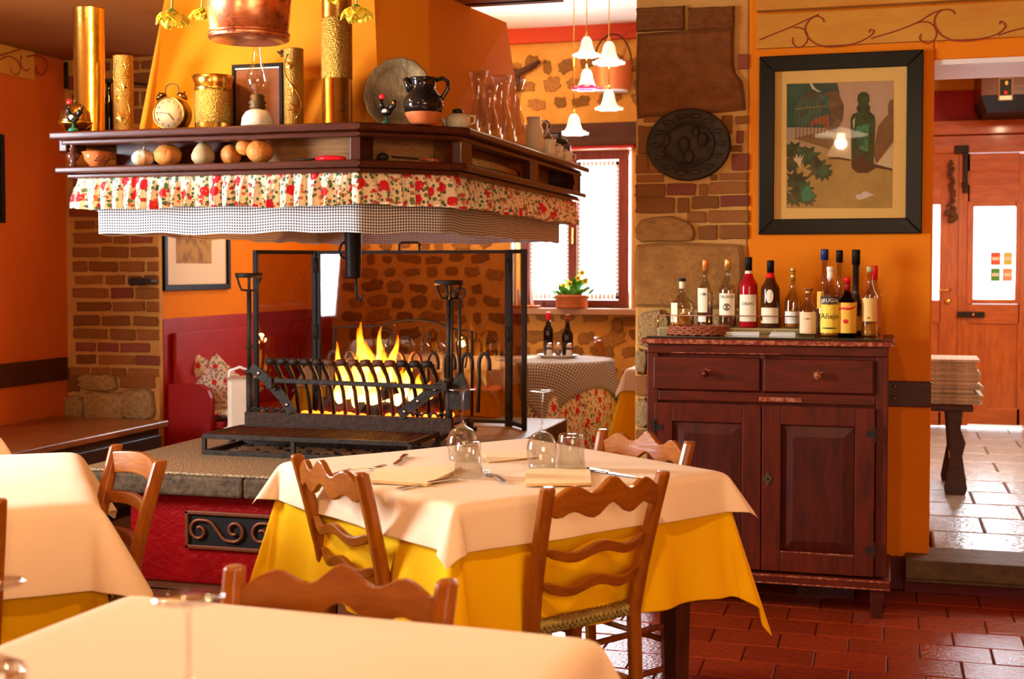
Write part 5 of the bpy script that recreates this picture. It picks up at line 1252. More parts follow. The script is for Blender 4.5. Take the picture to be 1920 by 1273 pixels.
# ================================================================ BIG PICTURE
a, b = onv(1425,108,5.6), onv(1728,438,5.6); PW, PH = (b.x-a.x)/2, (a.z-b.z)/2; pc = Vector(((a.x+b.x)/2,5.598,(a.z+b.z)/2))
pic = thing('framed_still_life', 'large black framed still life print with green bottle and bird cage', 'picture', pc)
fw = px(29,pc); fd = .028
m = MB()
for (s1,s2) in ((-1,0),(1,0),(0,-1),(0,1)):
    if s1: v2 = [(s1*PW,-PH),(s1*PW,PH),(s1*(PW-fw),PH-fw),(s1*(PW-fw),-PH+fw)]
    else: v2 = [(-PW,s2*PH),(PW,s2*PH),(PW-fw,s2*(PH-fw)),(-PW+fw,s2*(PH-fw))]
    v = [(x,0,z) for x,z in v2]+[(x,-fd,z) for x,z in v2]
    m.add(v, [(0,1,2,3),(7,6,5,4)]+[(i,(i+1)%4,(i+1)%4+4,i+4)[::-1] for i in range(4)])
obj('frame', m, M('black_lacquer_frame',(.010,.007,.004),.3,spec=.15,coat=.05,bump=(8,.05)), pic, bev=.004)
obj('mount', MB().box(-PW+fw,-.008,-PH+fw,PW-fw,0,PH-fw), M('cream_picture_mount',(.80,.48,.13),.6), pic)
ks = .2827
def pc2(cx, cy_, k=0): p = onv(1420+cx*ks, 90+cy_*ks, 5.59); return (p.x-pc.x, -.0084-.0003*k, p.z-pc.z)
art = obj('print', MB().poly([pc2(195,238),pc2(192,1062),pc2(895,1062),pc2(903,215)]), M('print_ground',(.46,.29,.13),.6,var=(9,(.38,.22,.07))), pic)
def shape(name, col, pts, k, parent=art, var=None):
    return obj(name, MB().poly([pc2(x,y,k) for x,y in pts]), M('print_'+name, col, .6, var=var), parent)
shape('warm_table',(.44,.26,.06),[(192,930),(330,700),(470,700),(620,745),(895,815),(893,1062),(192,1062)],1,var=(10,(.34,.20,.05)))
shape('pink_wall',(.52,.31,.18),[(530,232),(903,217),(901,640),(780,780),(460,700),(560,540),(575,400)],1.2,var=(10,(.46,.26,.13)))
shape('bright_corner',(.60,.42,.20),[(460,715),(530,600),(620,590),(625,740)],1.4); shape('bright_corner_right',(.60,.42,.20),[(775,775),(900,645),(897,808)],1.4)
shape('dark_green',(.02,.09,.045),[(195,238),(530,232),(545,300),(480,520),(195,528)],1.6,var=(14,(.012,.05,.03),.4,.6))
shape('grey_band',(.36,.25,.14),[(193,528),(470,525),(500,600),(193,605)],1.5)
shape('bag',(.20,.11,.04),[(440,300),(530,285),(575,380),(570,470),(520,560),(470,560),(478,480)],2,var=(16,(.10,.05,.02),.4,.6))
shape('cage_panel',(.04,.14,.07),[(250,400),(290,330),(380,290),(470,330),(480,480),(440,530),(248,525)],2.2,var=(30,(.02,.08,.05),.4,.6))
shape('bird',(.30,.09,.02),[(345,500),(380,470),(470,440),(480,560),(440,510),(380,500),(350,535)],2.6)
shape('cage_floor',(.22,.11,.03),[(240,600),(360,570),(500,590),(510,625),(480,675),(380,640)],2.4)
shape('striped_ring',(.55,.45,.30),[(345,232),(362,232),(385,270),(425,292),(400,290),(362,270)],2.8)
shape('shadow_bottle',(.22,.10,.03),[(865,380),(880,345),(903,338),(902,620),(790,770),(770,700),(800,520),(840,470),(868,440)],2,var=(14,(.16,.07,.02)))
shape('bottle_shape',(.045,.075,.015),[(668,310),(690,292),(722,292),(742,312),(745,355),(735,370),(750,395),(745,420),(778,450),(784,490),(775,700),(770,790),(730,828),(665,825),(625,790),(618,470),(632,440),(665,425),(657,395),(672,370),(662,350)],3,var=(18,(.015,.03,.008),.4,.6))
shape('bottle_light',(.05,.22,.07),[(660,520),(740,500),(735,690),(690,680),(660,640)],3.4,var=(22,(.03,.08,.03),.4,.55))
shape('bottle_gleam',(.40,.38,.16),[(632,480),(648,460),(645,520),(636,540)],3.8)
shape('ladle',(.07,.035,.012),[(625,745),(685,712),(720,730),(780,770),(895,800),(897,814),(790,795),(730,830),(665,828),(628,800)],3.6); shape('ladle_handle',(.09,.04,.012),[(470,728),(530,722),(620,738),(620,750),(530,738),(472,738)],3.6)
R = random.Random(6)
for k,(cx_,cy_,rr_) in enumerate([(240,680,85),(330,720,100),(410,800,95),(260,880,95),(300,950,100),(240,1000,75),(225,770,80),(440,830,70),(335,1000,70)]):
    pts_ = []
    for j in range(18): q_ = 2*PI*j/18; r_ = rr_*(1 if j%2 else .62)*R.uniform(.85,1.1); pts_.append((max(194,cx_+r_*math.cos(q_)), min(1060,cy_+r_*math.sin(q_)*.8)))
    shape('leaf_%s' % 'abcdefghi'[k], [(.05,.075,.02),(.03,.12,.04),(.09,.10,.03)][k%3], pts_, 4+.3*k, var=(20,(.02,.035,.012),.4,.6))
shape('blossom',(.62,.42,.22),[(238,715),(250,735),(262,700),(272,735),(290,700),(285,735),(312,705),(295,745),(288,775),(292,800),(278,790),(262,760),(245,750)],8)
shape('green_leaf',(.03,.20,.08),[(330,910),(360,930),(358,960),(392,975),(350,1010),(300,1020),(290,960)],8)
shape('folded_card',(.62,.50,.38),[(650,975),(690,968),(705,950),(735,955),(745,965),(778,972),(740,985),(720,995),(700,1000),(680,1008),(660,1000)],4)
for j in range(9):
    x_ = 262+j*24; obj('cage_wire', MB().tube([pc2(x_-8,600,5),pc2(x_,405,5),pc2(x_+(370-x_)*.35,330,5),pc2(x_+(370-x_)*.75,292,5)], .0009, 4), frieze_line, art)
obj('cage_bar', MB().tube([pc2(250,405,5),pc2(455,385,5)], .0022, 4), M('cage_ochre',(.38,.22,.06),.7), art)
obj('picture_glass', MB().box(-PW+fw,-.0165,-PH+fw,PW-fw,-.0150,PH-fw), glass_pic, pic)
# pendant lamp above the room, mirrored in the picture glass
pl = thing('pendant_lamp', 'white disc pendant lamp above the dining tables, out of frame', 'lamp', (-.30,2.24,2.195))
obj('shade', MB().lathe([(.02,.06),(.05,.05),(.17,.012),(.172,.006),(.05,.040),(.02,.050)], 32), EM('lit_white_shade',(1,.80,.50),2.2), pl)
obj('bulb', MB().sphere((0,0,.0), .028, n=14, m=10), EM('warm_bulb',(1,.78,.45),14), pl); obj('cord', MB().tube([(0,0,.05),(0,0,H-2.195)], .003, 6), black_dull, pl)
# oval relief plaque
a, b = onv(1215,207,5.6), onv(1371,338,5.6); pq = thing('oval_plaque', 'dark oval embossed metal platter on the stone pillar', 'wall plate', ((a.x+b.x)/2,5.575,(a.z+b.z)/2)); rx_, rz_ = (b.x-a.x)/2, (a.z-b.z)/2
def oval(prof, n=48, bump=0):
    m = MB(); v = []; f = []
    for j,(r,y) in enumerate(prof):
        for i in range(n):
            q_ = 2*PI*i/n; k = 1+bump*math.sin(q_*12)*(.5 if j%2 else -.5); v.append((rx_*r*k*math.cos(q_), -y, rz_*r*k*math.sin(q_)))
    for j in range(len(prof)-1):
        for i in range(n): f.append((j*n+i,j*n+(i+1)%n,(j+1)*n+(i+1)%n,(j+1)*n+i))
    f.append(tuple(range((len(prof)-1)*n,len(prof)*n))); return m.add(v,f,None,True)
obj('platter', oval([(1,-.02),(1,.006),(.98,.014),(.92,.012),(.66,.006),(.60,.002),(.58,-.004),(.40,-.006),(.05,-.004)]), plaque_m, pq)
obj('raised_ring', MB().tube([(rx_*.60*math.cos(q_),-.006,rz_*.60*math.sin(q_)) for q_ in [2*PI*j/40 for j in range(40)]], .005, 6, closed=True), plaque_m, pq)
for j in range(14):
    q_ = 2*PI*j/14; obj('relief_leaf', MB().sphere((rx_*.80*math.cos(q_),-.009,rz_*.80*math.sin(q_)), .020, 1.5,.25,.6,8,5), plaque_m, pq)
for (x_,z_,r_) in ((-.10,.02,.03),(-.02,.0,.035),(.06,.02,.03),(.0,-.05,.03),(.03,.055,.022)): obj('relief_figure', MB().sphere((x_,.004,z_), r_, .8,.35,1.1,8,6), plaque_m, pq)

# ================================================================ THINGS ON THE MANTEL
TT = ZT1+.001
def on_top(x, V=4.86): p = onv(x,235,V); return Vector((p.x,V,TT))
def brass_case(name, label, x, ytop, wpx, V, orn=None, mat=brass, group='brass shell case vases on the mantel', band=None, ybase=240):
    p = on_top(x,V); s = F/dep(p); h = onv(x,ytop,V).z-TT; r = wpx/2/s
    t = thing(name, label, 'vase', p, 0, group)
    prof = [(0,0),(r*1.04,0),(r*1.04,.006),(r*.97,.010),(r*.97,h*.28)]
    obj('body', MB().lathe([(0,.001),(r*1.05,.001),(r*1.05,.008),(r*.98,.012),(r*.98,h-.01),(r*1.0,h-.004),(r*1.0,h),(r*.9,h),(r*.9,.03),(0,.03)], 36), mat, t)
    if band:
        for z0,z1 in band: obj('stippled_band', MB().lathe([(r*.985,h*z0),(r*1.005,h*z0+.003),(r*1.005,h*z1-.003),(r*.985,h*z1)], 36, mod=None), brass_ham, t)
    for (zf, an, sz) in (orn or []):
        a0 = -PI/2+FACE+an; m = MB(); pts_ = []
        for j in range(10): q_ = 2*PI*j/10+.3; rr_ = sz*(1 if j%2 else .5); pts_.append((rr_*math.cos(q_), rr_*math.sin(q_)))
        v = []
        for (u_,w_) in pts_: aa = a0+u_/r; v.append((r*1.02*math.cos(aa), r*1.02*math.sin(aa), h*zf+w_))
        aa = a0; v.append((r*1.14*math.cos(aa), r*1.14*math.sin(aa), h*zf)); n = 10
        m.add(v, [(i,(i+1)%n,n) for i in range(n)]); obj('leaf_relief', m, brass, t)
    if orn and len(orn) > 1:
        P = [(r*1.03*math.cos(-PI/2+FACE+.9*math.sin(k*.45+.4)), r*1.03*math.sin(-PI/2+FACE+.9*math.sin(k*.45+.4)), h*(.12+.8*k/12)) for k in range(13)]; obj('stem_relief', MB().tube(P, .002, 5), brass, t)
    return t
brass_case('shell_case_vase', 'tallest plain brass shell case vase at the left end of the mantel', 169, 16, 58, 4.86)
t_ = brass_case('shell_case_vase', 'small brass vase with raised leaves left of the alarm clock', 232, 105, 37, 4.86, [(.22,.0,.026),(.45,-.3,.018),(.60,.35,.016),(.75,.6,.014),(.86,.5,.012)], brass_dk, 'small leaf-embossed brass vases')
t_ = brass_case('shell_case_vase', 'small brass vase with raised leaves right of the oil lamp', 551, 92, 38, 4.86, [(.25,.2,.028),(.50,.1,.024),(.78,-.2,.020)], brass_dk, 'small leaf-embossed brass vases')
brass_case('shell_case_vase', 'tall stippled brass shell case vase right of the oil lamp, reaching the frame top', 632, -16, 58, 4.90, band=[(.36,.80)])
for o in bpy.data.objects:
    if o.get('label','').startswith(('tallest plain','tall stippled')):
        r_ = .062; obj('engraved_disc', MB().tube([( (r_+.0005)*math.cos(-PI/2+FACE+.45+.26*math.cos(k)), (r_+.0005)*math.sin(-PI/2+FACE+.45+.26*math.cos(k)), .085+.020*math.sin(k)) for k in [2*PI*j/16 for j in range(16)]], .0012, 4, closed=True), old_brass, o)
p = on_top(205,4.93); bottle('slim dark bottle standing between the two left brass vases', p, .25, .022, .6, .010, glass_d, black_cap, .02, liq=(M('dark_liquid',(.01,.02,.02),.2),.8))
# cooking pot / serving dome at far left and rooster
p = Vector((-3.255,4.755,TT)); r_ = px(29,p); dm = thing('brass_lidded_dish', 'round brass dish with domed lid at the far left end of the mantel', 'dish', p)
obj('lid', MB().lathe([(r_*1.02,.045),(r_*.98,.055),(r_*.92,.085),(r_*.6,.115),(r_*.15,.127),(0,.128)], 28), M('bronze_lid',(.42,.24,.07),.25,1), dm); obj('bowl', MB().lathe([(0,.008),(r_*.5,.008),(r_*.95,.034),(r_*1.10,.045),(r_*1.02,.048)], 28), brass, dm)
obj('knob', MB().sphere((0,0,.134), .009, n=10, m=6), old_brass, dm)
for k in range(3): a = k*2*PI/3+.6; obj('foot', MB().tube([(r_*.5*math.cos(a),r_*.5*math.sin(a),.015),(r_*.7*math.cos(a),r_*.7*math.sin(a),.0)], .005, 5), old_brass, dm)
def rooster(label, p, h, face=0):
    t = thing('rooster_figurine', label, 'figurine', p, face, 'small painted rooster figurines'); s = h/.10
    obj('base', MB().lathe([(0,0),(.016*s,0),(.014*s,.008*s),(.004*s,.012*s),(.003*s,.03*s)], 12), M('green_base',(.02,.15,.08),.3), t)
    m = MB(); m.sphere((0,0,.042*s), .017*s, 1.25,.7,.9, 12,8); m.tube([(-.012*s,0,.05*s),(-.018*s,0,.07*s),(-.016*s,0,.084*s)], [.010*s,.007*s,.006*s], 8)
    m.tube([(.014*s,0,.05*s),(.026*s,0,.062*s),(.032*s,0,.078*s),(.026*s,0,.082*s)], [.010*s,.009*s,.006*s,.002*s], 7); obj('body', m, black_glaze, t)
    m = MB(); m.sphere((-.014*s,0,.093*s), .010*s, 1.1,.45,.9, 10,6); m.sphere((-.02*s,0,.076*s), .005*s, .7,.5,1.2, 8,5); obj('comb', m, redp, t)
    obj('painted_tail', MB().sphere((.028*s,-.003*s,.070*s), .006*s, n=8,m=5), orange_cap, t); obj('painted_wing', MB().sphere((.0,-.011*s,.044*s), .008*s, 1.2,.3,.8, 8,5), M('white_dot',(.7,.7,.6),.3), t)
rooster('black rooster figurine with red comb at the left end of the mantel', Vector((-3.215,4.680,TT)), px(58,on_top(119,4.80)))
rooster('black rooster figurine with red comb in front of the round pewter plate', on_top(724,4.79), px(56,on_top(724,4.79)))
# alarm clock
p = on_top(321,4.84); r_ = px(32,p); ck = thing('alarm_clock', 'old twin-bell brass alarm clock with cream face on the mantel', 'clock', p, FACE-.18)
zc = r_+.006
obj('case', MB().lathe([(0,-.022),(r_*.96,-.022),(r_*1.0,-.018),(r_*1.0,.05),(r_*.6,.065),(0,.066)], 32, (0,0,zc), ax='y'), M('bronze_clock_case',(.16,.09,.04),.3,.9), ck)
obj('bezel', MB().tube([(r_*.93*math.cos(q),-.024,zc+r_*.93*math.sin(q)) for q in [2*PI*j/32 for j in range(32)]], .0045, 6, closed=True), brass, ck)
df = obj('dial', MB().lathe([(0,-.025),(r_*.90,-.025),(r_*.90,-.020)], 32, (0,0,zc), ax='y'), M('cream_dial',(.56,.36,.17),.5), ck)
for k in range(12):
    q = PI/2-2*PI*k/12; cu = bpy.data.curves.new('txt','FONT'); cu.body = str(k or 12); cu.size = r_*.24; cu.align_x = 'CENTER'; cu.align_y = 'CENTER'
    tmp = bpy.data.objects.new('txt', cu); COL.objects.link(tmp); ev = tmp.evaluated_get(bpy.context.evaluated_depsgraph_get()); me0 = ev.to_mesh()
    m = MB().add([(v_.co.x,0,v_.co.y) for v_ in me0.vertices], [tuple(f_.vertices) for f_ in me0.polygons]); ev.to_mesh_clear(); bpy.data.objects.remove(tmp); bpy.data.curves.remove(cu)
    obj('numeral', m, DK, df, (r_*.72*math.cos(q),-.0262,zc+r_*.72*math.sin(q)))
for (q,l,w_) in ((math.radians(175),.62,.004),(math.radians(-52),.50,.006)): obj('hand', MB().bar((0,-.027,zc),(r_*l*math.cos(q),-.027,zc+r_*l*math.sin(q)),w_,.0015), DK, ck)
for s in (-1,1):
    c = (s*r_*.62,.01,zc+r_*.98); b_ = obj('bell', MB().lathe([(.024,0),(.023,.008),(.014,.017),(.0,.020)], 18), M('bronze_bell',(.20,.12,.05),.25,1) if s < 0 else bpy.data.materials['bronze_bell'], ck, c, (0,s*.55,0))
    obj('bell_nut', MB().sphere((c[0]+s*.012,c[1],c[2]+.021), .005, n=8, m=5), old_brass, ck); obj('foot', MB().tube([(s*r_*.55,.01,zc-r_*.8),(s*r_*.75,.01,0)], .004, 6), old_brass, ck)
obj('handle', MB().tube([(s_*r_*.42,.01,zc+r_*1.02+z_) for s_,z_ in ((-1,.0),(-1,.03),(-.8,.046),(-.3,.054),(.3,.054),(.8,.046),(1,.03),(1,0))], .0028, 6), old_brass, ck)
# brass jug
p = on_top(401,4.86); r_ = px(36,p); h = px(104,p); jg = thing('brass_jug', 'wide hammered brass tankard jug with pouring lip on the mantel', 'jug', p)
obj('body', MB().lathe([(0,0),(r_*1.0,0),(r_*1.0,.006),(r_*.97,.014),(r_*.97,h*.74),(r_*1.02,h*.76),(r_*.96,h*.80),(r_*.98,h*.92),(r_*1.04,h),(r_*.96,h),(r_*.9,h*.8),(r_*.9,.02),(0,.02)], 36), brass, jg)
obj('stippled_band', MB().lathe([(r_*.975,h*.14),(r_*.99,h*.15),(r_*.99,h*.70),(r_*.975,h*.72)], 36), brass_ham, jg)
obj('spout', MB().add([(-r_*.95,-.02,h*.86),(-r_*.95,.02,h*.86),(-r_*1.28,0,h*1.03),(-r_*.8,-.03,h),(-r_*.8,.03,h)],[(0,2,3),(1,4,2),(0,1,2)]), brass, jg, sol=.002)
# picture leaning on the hood behind the lamp
a, b = onv(436,122,4.965), onv(532,240,4.965); lp = thing('leaning_picture', 'black framed brown picture leaning against the hood behind the oil lamp', 'picture', ((a.x+b.x)/2,4.955,TT)); w_ = (b.x-a.x)/2; h = a.z-TT
lp.rotation_euler = (.0,0,0)
m = MB(); f = .016
m.box(-w_,0,0,w_,.012,f).box(-w_,0,h-f,w_,.012,h).box(-w_,0,f,-w_+f,.012,h-f).box(w_-f,0,f,w_,.012,h-f); obj('frame', m, black, lp, bev=.002)
obj('silver_slip', MB().box(-w_+f,.001,h-f-.006,w_-f,.006,h-f), white_c, lp); obj('print', MB().box(-w_+f,.006,f,w_-f,.010,h-f), M('brown_print',(.22,.06,.02),.4,var=(9,(.30,.09,.03))), lp)
# oil lamp
p = on_top(483,4.83); ol = thing('oil_lamp', 'old oil lamp with white dome shade and glass chimney on the mantel', 'lamp', p); s = 1/(F/dep(p))
obj('shade', MB().lathe([(30*s,.012),(31*s,.016),(29*s,22*s),(22*s,33*s),(12*s,38*s)], 32), M('opal_glass',(.88,.78,.60),.15,coat=.5), ol); obj('base', MB().lathe([(0,0),(24*s,0),(25*s,.010),(20*s,.013)], 28), M('opal_base',(.70,.62,.50),.2), ol)
obj('burner', MB().lathe([(12*s,38*s),(16*s,41*s),(13*s,46*s),(17*s,50*s),(12*s,56*s),(14*s,62*s),(10*s,66*s)], 20, mod=lambda a,t: 1+.06*math.sin(a*10)), old_brass, ol)
obj('chimney', MB().open_lathe([(10*s,64*s),(12*s,70*s),(20*s,80*s),(23*s,92*s),(19*s,106*s),(11*s,122*s),(8*s,146*s),(7*s,158*s)], 24), glass, ol)
# iron ornament atop small vase
p = on_top(536,4.93); orn = thing('iron_ornament', 'small black wrought iron bird ornament behind the right leaf-embossed vase', 'ornament', p); h0 = px(140,p)
obj('stand', MB().tube([(0,0,0),(0,0,h0)], .004, 6), iron, orn); obj('disc', MB().lathe([(0,0),(.02,0),(.02,.004),(0,.004)], 12), iron, orn)
m = MB()
for pts_ in ([(-.03,0,.014),(-.015,0,.026),(.0,0,.012),(.02,0,.016),(.032,0,.032)],[(-.02,0,.0),(0,0,.012),(.03,0,.002)],[(-.035,0,.022),(-.022,0,.010),(-.01,0,.018)],[(.01,0,.03),(.024,0,.022),(.036,0,.014)]): m.tube([(x,y,z+h0) for x,y,z in pts_], .0045, 5)
obj('scrolls', m, iron, orn)
# round pewter plate leaning on the hood
p = on_top(748,4.925); r_ = px(66,p); pp = thing('pewter_plate', 'large round tarnished plate leaning against the hood', 'plate', (p.x,4.905,TT)); 
dsh = MB().lathe([(0,.016),(r_*.70,.016),(r_*.74,.012),(r_*.97,.0),(r_,.0),(r_,.005),(r_*.75,.018),(r_*.7,.022),(0,.022)], 48, mod=lambda a,t: 1+(.012*math.sin(a*14) if .3 < t < .8 else 0), ax='y'); obj('dish', dsh, old_brass, pp, (0,0,r_*.985), (-.10,0,0))
# black jug
p = on_top(794,4.83); s = dep(p)/F; bjg = thing('black_glazed_jug', 'rounded black glazed jug with bare terracotta foot', 'jug', p, FACE)
body = [(0,0),(22*s,0),(26*s,3*s),(34*s,18*s)]; obj('terracotta_foot', MB().lathe(body+[(35*s,22*s)], 28), terracotta, bjg)
obj('body', MB().lathe([(35*s,21*s),(38*s,36*s),(35*s,50*s),(26*s,60*s),(22*s,66*s),(24*s,82*s),(27*s,86*s),(22*s,84*s),(19*s,66*s)], 28), black_glaze, bjg)
obj('spout', MB().tube([(-20*s,0,64*s),(-28*s,0,76*s),(-34*s,0,86*s)], [12*s,9*s,5*s], 10), black_glaze, bjg); obj('handle', MB().tube([(22*s,0,82*s),(36*s,0,86*s),(46*s,0,80*s),(46*s,0,66*s),(36*s,0,50*s),(33*s,0,44*s)], [4*s]*6, 8), black_glaze, bjg)
# cream teapot
p = on_top(858,5.04); s = dep(p)/F; tp = thing('cream_sugar_bowl', 'small cream glazed bowl with dark knobbed lid and handle on the mantel', 'bowl', p, FACE)
obj('body', MB().lathe([(0,0),(18*s,0),(20*s,3*s),(24*s,12*s),(22*s,22*s),(15*s,28*s),(0,30*s)], 24), cream, tp); obj('lid_knob', MB().lathe([(0,30*s),(10*s,30*s),(10*s,36*s),(5*s,38*s),(0,38*s)], 14), black_glaze, tp)
obj('handle', MB().tube([(20*s,0,8*s),(32*s,0,12*s),(32*s,0,24*s),(20*s,0,26*s)], 2.2*s, 8), cream, tp); obj('spout', MB().tube([(-20*s,0,8*s),(-30*s,0,20*s)], [5*s,3*s], 8), cream, tp)
# carafes along the right side
def right_pt(x, U=-1.70):
    y = 250
    for _ in range(6): q = onu(x,y,U); V = q.y; y = 505-(TT-CH)*F/dep((U,V,TT))
    return Vector((U,V,TT))
def carafe(label, x, ytop, wpx, U=-1.70):
    p = right_pt(x,U); s = dep(p)/F; h = onv(x,ytop,p.y).z-TT; R_ = wpx*s/2
    t = thing('glass_carafe', label, 'carafe', p, 0, 'waisted glass carafes on the mantel')
    prof = [(R_*.84,0),(R_*.98,h*.10),(R_*1.0,h*.22),(R_*.80,h*.42),(R_*.50,h*.60),(R_*.46,h*.68),(R_*.62,h*.85),(R_*.90,h*1.0)]
    obj('body', MB().open_lathe([(0,.004)]+[(r-.0015,z+.004) for r,z in prof[:-1]]+[(prof[-1][0]-.0015,h)]+prof[::-1]+[(0,0)], 28), glass, t); obj('base', MB().lathe([(0,.001),(R_*.84,.001),(R_*.84,.007),(0,.007)], 24), glass, t); return t
carafe('waisted glass carafe nearest the cream bowl, first of the carafe row', 897,134,42,-1.745)
carafe('shorter waisted glass carafe second in the row', 918,160,36,-1.70)
carafe('tall waisted glass carafe in the middle of the carafe row', 940,142,46,-1.735)
carafe('waisted glass carafe with bright rim, farthest of the carafe row', 966,150,42,-1.70)
p = right_pt(1001,-1.70); s = dep(p)/F; fj = thing('frosted_jug', 'frosted glass jug beyond the carafes on the mantel', 'jug', p)
obj('body', MB().lathe([(0,0),(15*s,0),(19*s,22*s),(17*s,48*s),(12*s,60*s),(14*s,72*s),(12*s,71*s)], 24), milk, fj); obj('handle', MB().tube([(14*s,0,66*s),(26*s,0,60*s),(24*s,0,40*s),(17*s,0,34*s)], 1.8*s, 6), milk, fj)
p = right_pt(1024,-1.76); s = dep(p)/F; stt = thing('small_bust', 'small dark bottle-shaped figurine behind the frosted jug', 'figurine', p)
obj('body', MB().lathe([(0,0),(14*s,0),(13*s,40*s),(12*s,50*s),(5*s,58*s),(4*s,62*s)], 18), M('brown_figurine',(.12,.06,.035),.5), stt); obj('head', MB().sphere((0,0,72*s), 9*s, 1,1,1.1, 12,8), bpy.data.materials['brown_figurine'], stt)
p = right_pt(1050,-1.735); s = dep(p)/F; gd = thing('coffee_grinder', 'dark wooden box coffee grinder with crank near the right end of the mantel', 'coffee grinder', p, .2)
obj('box', MB().box(-20*s,-18*s,0,20*s,18*s,40*s), mantel_wood, gd, bev=.003); obj('dome', MB().lathe([(16*s,40*s),(14*s,50*s),(5*s,54*s),(3*s,64*s),(0,64*s)], 16), iron, gd); obj('crank', MB().tube([(0,0,62*s),(-26*s,0,60*s),(-28*s,0,64*s),(-28*s,0,70*s)], 2*s, 6), iron, gd)
for (x_,w_,h_,U_,lb) in ((1030,26,34,-1.655,'small cream jug leaning in front of the coffee grinder'),(1046,22,26,-1.65,'small cream cup beside the coffee grinder'),(1064,20,24,-1.66,'little spotted cup nearest the right end of the mantel')):
    p = right_pt(x_,U_); s = dep(p)/F; t = thing('ceramic_cup', lb, 'cup', p, 0, 'small cream ceramic cups on the mantel')
    obj('body', MB().lathe([(0,0),(w_*.38*s,0),(w_*.5*s,h_*.3*s),(w_*.42*s,h_*.7*s),(w_*.5*s,h_*s),(w_*.43*s,h_*s),(w_*.34*s,h_*.6*s),(0,h_*.2*s)], 20), cream, t); obj('handle', MB().tube([(w_*.42*s,0,h_*.8*s),(w_*.8*s,0,h_*.7*s),(w_*.75*s,0,h_*.35*s),(w_*.42*s,0,h_*.25*s)], 1.6*s, 6), cream, t)
# lower shelf things
LT = ZL1+.001
def on_low(x, V=4.78): p = onv(x,300,V); return Vector((p.x,V,LT))
p = on_low(182); s = dep(p)/F; bw = thing('terracotta_bowl', 'small glazed terracotta bowl with dark flecks on the lower mantel shelf', 'bowl', p)
obj('bowl', MB().lathe([(0,0),(12*s,0),(13*s,3*s),(24*s,15*s),(29*s,29*s),(27*s,29*s),(22*s,15*s),(0,5*s)], 30, mod=lambda a,t: 1+.012*math.sin(a*22)), terracotta_gl, bw)
for k in range(7): a = -PI/2+FACE+.15+.14*k; z_ = 12+4*(k%3); r_ = (24+(z_-15)*.34)*s*1.01; obj('painted_fleck', MB().sphere((r_*math.cos(a),r_*math.sin(a),z_*s), 2.0*s, 1,1,.7, 6,4), DK, bw)
def gourd(label, x, r, sz, mat, rib=0, knob=False, stem=True, V=4.78, name='gourd', shape=None):
    p = on_low(x,V); s = dep(p)/F; t = thing(name, label, 'gourd', p, 0, 'dried gourds on the lower mantel shelf'); R_ = r*s; ZZ = sz
    rr_ = random.Random(int(x)); 
    def mod(a, th): k = 1+(.05*math.cos(a*rib) if rib else 0)*math.sin(th); return k+(rr_.uniform(-.05,.07)*math.sin(th) if knob else 0)
    m = MB()
    if shape == 'pear': m.lathe([(0,0),(R_*.6,.0),(R_*.98,R_*.5),(R_,R_*.85),(R_*.78,R_*1.35),(R_*.45,R_*1.8),(R_*.15,R_*2.0),(0,R_*2.02)], 20)
    elif shape == 'bottle': m.sphere((R_*.30,0,R_*.62), R_*.72,1.0,1,.86,16,10); m.sphere((-R_*.55,0,R_*.86), R_*.50,1,1,.85,14,9)
    else: m.sphere((0,0,R_*ZZ*.97), R_, 1,1,ZZ, 24 if rib or knob else 16, 14 if knob else 10, mod)
    obj('fruit', m, mat, t)
    if stem:
        zt_ = {'pear':2.0,'bottle':1.30}.get(shape, 1.9*ZZ)*R_; obj('stem', MB().tube([(0,0,zt_-.004),(.003,0,zt_+.010),(.010,0,zt_+.018)], [.005,.004,.005], 6), M('dry_stem',(.36,.24,.12),.8) if 'dry_stem' not in bpy.data.materials else bpy.data.materials['dry_stem'], t)
gourd('pale gourd with orange side at the left of the gourd row', 269,21,.78,gourd_w,rib=7)
gourd('warty orange pumpkin with forked stem on the lower mantel shelf', 315,26,.80,gourd_o,knob=True)
gourd('plain beige pear-shaped gourd in the middle of the gourd row', 381,22,1,gourd_b,stem=False,shape='pear')
gourd('round orange gourd behind the two-lobed one', 434,20,1.0,gourd_o,rib=5,V=4.82,stem=False)
gourd('two-lobed orange gourd at the right end of the gourd row', 478,36,1,gourd_o,stem=False,shape='bottle',V=4.76)
p = on_low(620,4.76); t = thing('red_gas_lighter', 'long kitchen lighter with red handle on the lower mantel shelf', 'lighter', p, .0)
h_ = px(30,p); obj('handle', MB().tube([(-h_,0,.012),(-h_*.3,0,.014),(h_*.6,0,.012),(h_,0,.010)], [.007,.012,.011,.007], 10), redp, t); obj('nozzle', MB().tube([(-h_*2.6,0,.010),(-h_,0,.011)], .004, 8), iron, t)
p = on_low(770,4.86); t = thing('iron_ladle', 'long black iron ladle lying on the lower mantel shelf', 'ladle', p, .36)
h_ = px(52,p); obj('bowl', MB().sphere((-h_,0,.018), .024, 1,1,.75, 14,9), iron, t); obj('handle', MB().tube([(-h_*.7,0,.020),(h_*.9,0,.008)], .0045, 6), iron, t); obj('grip', MB().tube([(h_*.3,0,.011),(h_,0,.007)], .007, 6), worn_wood, t)
def low_right(x, U=-1.72):
    y = 300
    for _ in range(6): q = onu(x,y,U); y = 505-(LT-CH)*F/dep((U,q.y,LT))
    return Vector((U,q.y,LT))
a, b = low_right(872,-1.74), low_right(962,-1.74); t = thing('bread_basket', 'narrow basket of dried corn and straw on the right side of the lower shelf', 'basket', (a+b)/2, PI/2); L_ = (b-a).length/2
m = MB()
for k in range(9):
    q_ = PI*k/8; m.tube([(-L_,.035*math.cos(q_),.03+.022*math.sin(q_)),(0,.045*math.cos(q_),.03+.026*math.sin(q_)),(L_,.030*math.cos(q_),.03+.020*math.sin(q_))], .009, 6)
